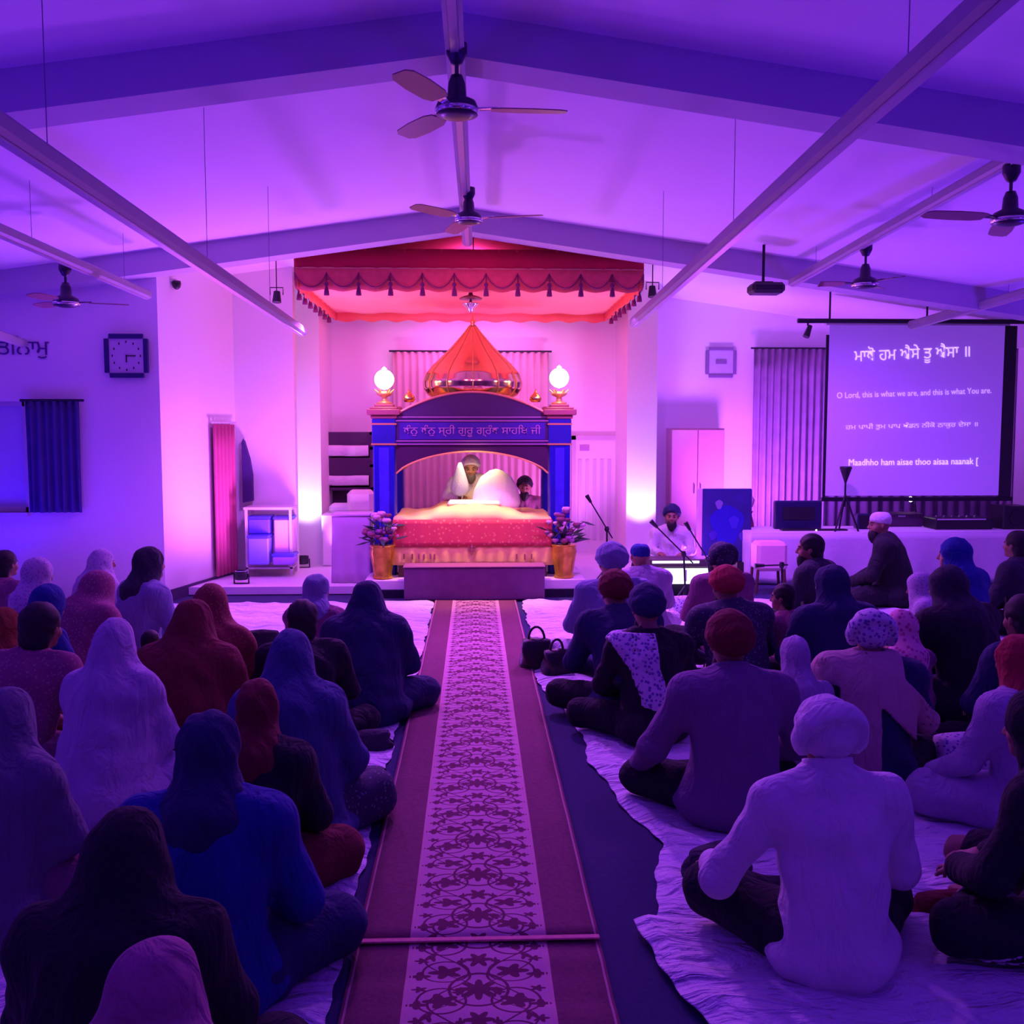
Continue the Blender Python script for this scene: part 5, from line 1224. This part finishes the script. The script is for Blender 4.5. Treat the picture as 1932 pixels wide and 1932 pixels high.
# ------------------------------------------------------------------ on the stage: singer, granthi, attendant
sg = pose(.06,.0,hands=[(-.14,.30,.34),(.14,.30,.34)],elbows=[(-.24,.14,.36),(.24,.14,.36)])
q = W(1268,950,11.75); person(0,0,q.z,['turban','top','trousers'],[navy,white,white],'singer in a white shirt facing the hall behind the glowing keyboard',168,sg,.015,1.0,at=Vector((q.x,11.75,q.z)),z0=.10,beard=True)
gr = pose(.12,.10,hands=[(-.12,.34,.40),(.12,.34,.40)],elbows=[(-.26,.14,.40),(.26,.14,.40)])
q = W(888,858,12.45)
e = person(0,0,.95,['turban','top','trousers'],[white,white,white],'reader in white robes and white turban seated behind the yellow cloth',180,gr,.015,1.05,at=Vector((q.x,12.45,q.z)),z0=.0,beard=mat('beard_grey',(.12,.10,.10),.9))
e.location.z = q.z-.95
att = pose(.06,.02)
q = W(990,897,13.4)
e = person(0,0,.95,['turban','top','trousers'],[black,pinkc,pinkc],'attendant with black turban and pink shirt sitting right behind the throne',175,att,.017,1.0,at=Vector((q.x,13.4,q.z)),z0=.0,beard=True)
e.location.z = q.z-.95; 
st_z = e.location.z
bx = e.location; tag(MB().box(bx.x-.3,bx.x+.3,bx.y-.25,bx.y+.2,.10,st_z-.01,bev=.03).build('low_seat', plum), 'low plum seat block under the attendant behind the throne', 'seat')
# ceremonial whisk of white and blue by the reader, and white book cover stack
q = W(868,900,12.2); e = empty('ceremonial_whisk', q, label='blue grey tufted whisk standing left of the reader', cat='whisk')
MB().tube([(q.x+.03,12.2,zb(975)),(q.x+.02,12.2,q.z)],.012,8).build('handle', chrome, e)
MB().lathe((q.x,12.2,q.z-.08),[(.02,.26),(.05,.18),(.10,.02),(.12,-.08),(.08,-.14),(.02,-.16)],20,fn=lambda t,z:1+.06*math.sin(t*9)).build('tuft', mat('tuft_blue',(.45,.48,.70),.9,bump=.5,bscale=60), e, smooth=True)
q = W(930,935,12.0); e = empty('white_covered_volume', q, label='rounded white covered bundle right of the reader', cat='covered bundle')
MB().lathe((q.x+.04,12.02,zb(972)),[(.26,0),(.30,.08),(.27,.25),(.19,.40),(.08,.48),(.01,.50)],32,sy=.6,fn=lambda t,z:1+.02*math.sin(t*11)).build('cover', white_cloth, e, smooth=True)
MB().lathe((q.x+.04,12.02,zb(972)-.01),[(.27,0),(.31,.02),(.29,.035)],32,sy=.6).build('hem', yellow_cloth, e, smooth=True)
# ------------------------------------------------------------------ bags, cloths, papers and limb stand-ins on the sheets
def bag(px,py,w,d_,h,m_,label,rz=0,handle=True,z=.018):
    c = G(px,py,0); e = empty('handbag', (c.x,c.y,z), rz, label, 'bag')
    MB().grid(lambda u,v:(math.copysign(abs(math.cos(u*2*PI))**.6,math.cos(u*2*PI))*w/2*(1-.25*v**2)*(1 if v<.97 else .05)+.01*math.sin(v*9+u*20), math.copysign(abs(math.sin(u*2*PI))**.6,math.sin(u*2*PI))*d_/2*(1-.45*v**2)*(1 if v<.97 else .05), h*v), 28, 12).build('bag_body', m_, e, smooth=True, local=True)
    if handle: MB().tube([(w*.25*math.cos(t),0,h*.9+h*.45*math.sin(t)) for t in np.linspace(0,PI,10)],.010,8).build('handle', m_, e, local=True)
    MB().box(-.03,.03,-d_*.42,-d_*.36,h*.45,h*.6,bev=.005).build('clasp', chrome, e, local=True)
leather = mat('leather_black',(.012,.01,.014),.35,bump=.2,bscale=60)
bag(1012,1262,.26,.22,.24,leather,'black handbag on the sheet beside the aisle, the left one of two')
bag(1050,1275,.22,.20,.20,leather,'smaller black handbag right of the other black handbag beside the aisle',.4)
bag(497,1235,.30,.2,.20,cl('bag_black',(.01,.01,.015)),'black cloth form for the outstretched arm of the black haired person',0,False)  # bag shape stands in for the person's arm
bag(690,1415,.32,.18,.10,charcoal,'dark form for a stretched leg at the aisle behind the grey blue shawl',.2,False)  # bag shape stands in for a dark trouser leg
bag(675,1530,.34,.26,.20,darkprint,'bundled dark printed cloth beside the grey blue shawl at the aisle',.3,False)
bag(1352,1660,.30,.20,.13,charcoal,'black bundle for an extended foot on the sheet left of the white shirt',.5,False)  # bag shape stands in for someone's foot
bag(1812,1470,.36,.26,.24,floral,'printed cloth bundle right of the tan wrap',.2,False)
bag(1795,1725,.34,.14,.07,maroon,'dark maroon flat shoe bag on the near sheet at right',.1,False)
bag(1715,1450,.2,.18,.12,white,'white cloth bundle beside the tan wrap at right',.1,False)
bag(1290,1155,.3,.2,.16,whiteblue,'pale printed cloth bundle in the middle right crowd',.1,False)
# open white booklet at left
c = G(300,1445,0); e = empty('open_booklet', (c.x,c.y,.10), .4, 'open white booklet held low beside the long pale veil', 'booklet')
for s in (-1,1):
    MB().grid(lambda u,v:(s*u*.15, -.11+.22*v, .05*abs(math.sin(u*PI*.5))+.004),8,4).build('page', white_paint, e, smooth=True, thick=.006, local=True)
MB().grid(lambda u,v:(-.155+.31*u, -.115+.23*v, .05*abs(math.sin(abs(u*2-1)*PI*.5))-.006),16,4).build('cover', navy, e, smooth=True, thick=.004, local=True)
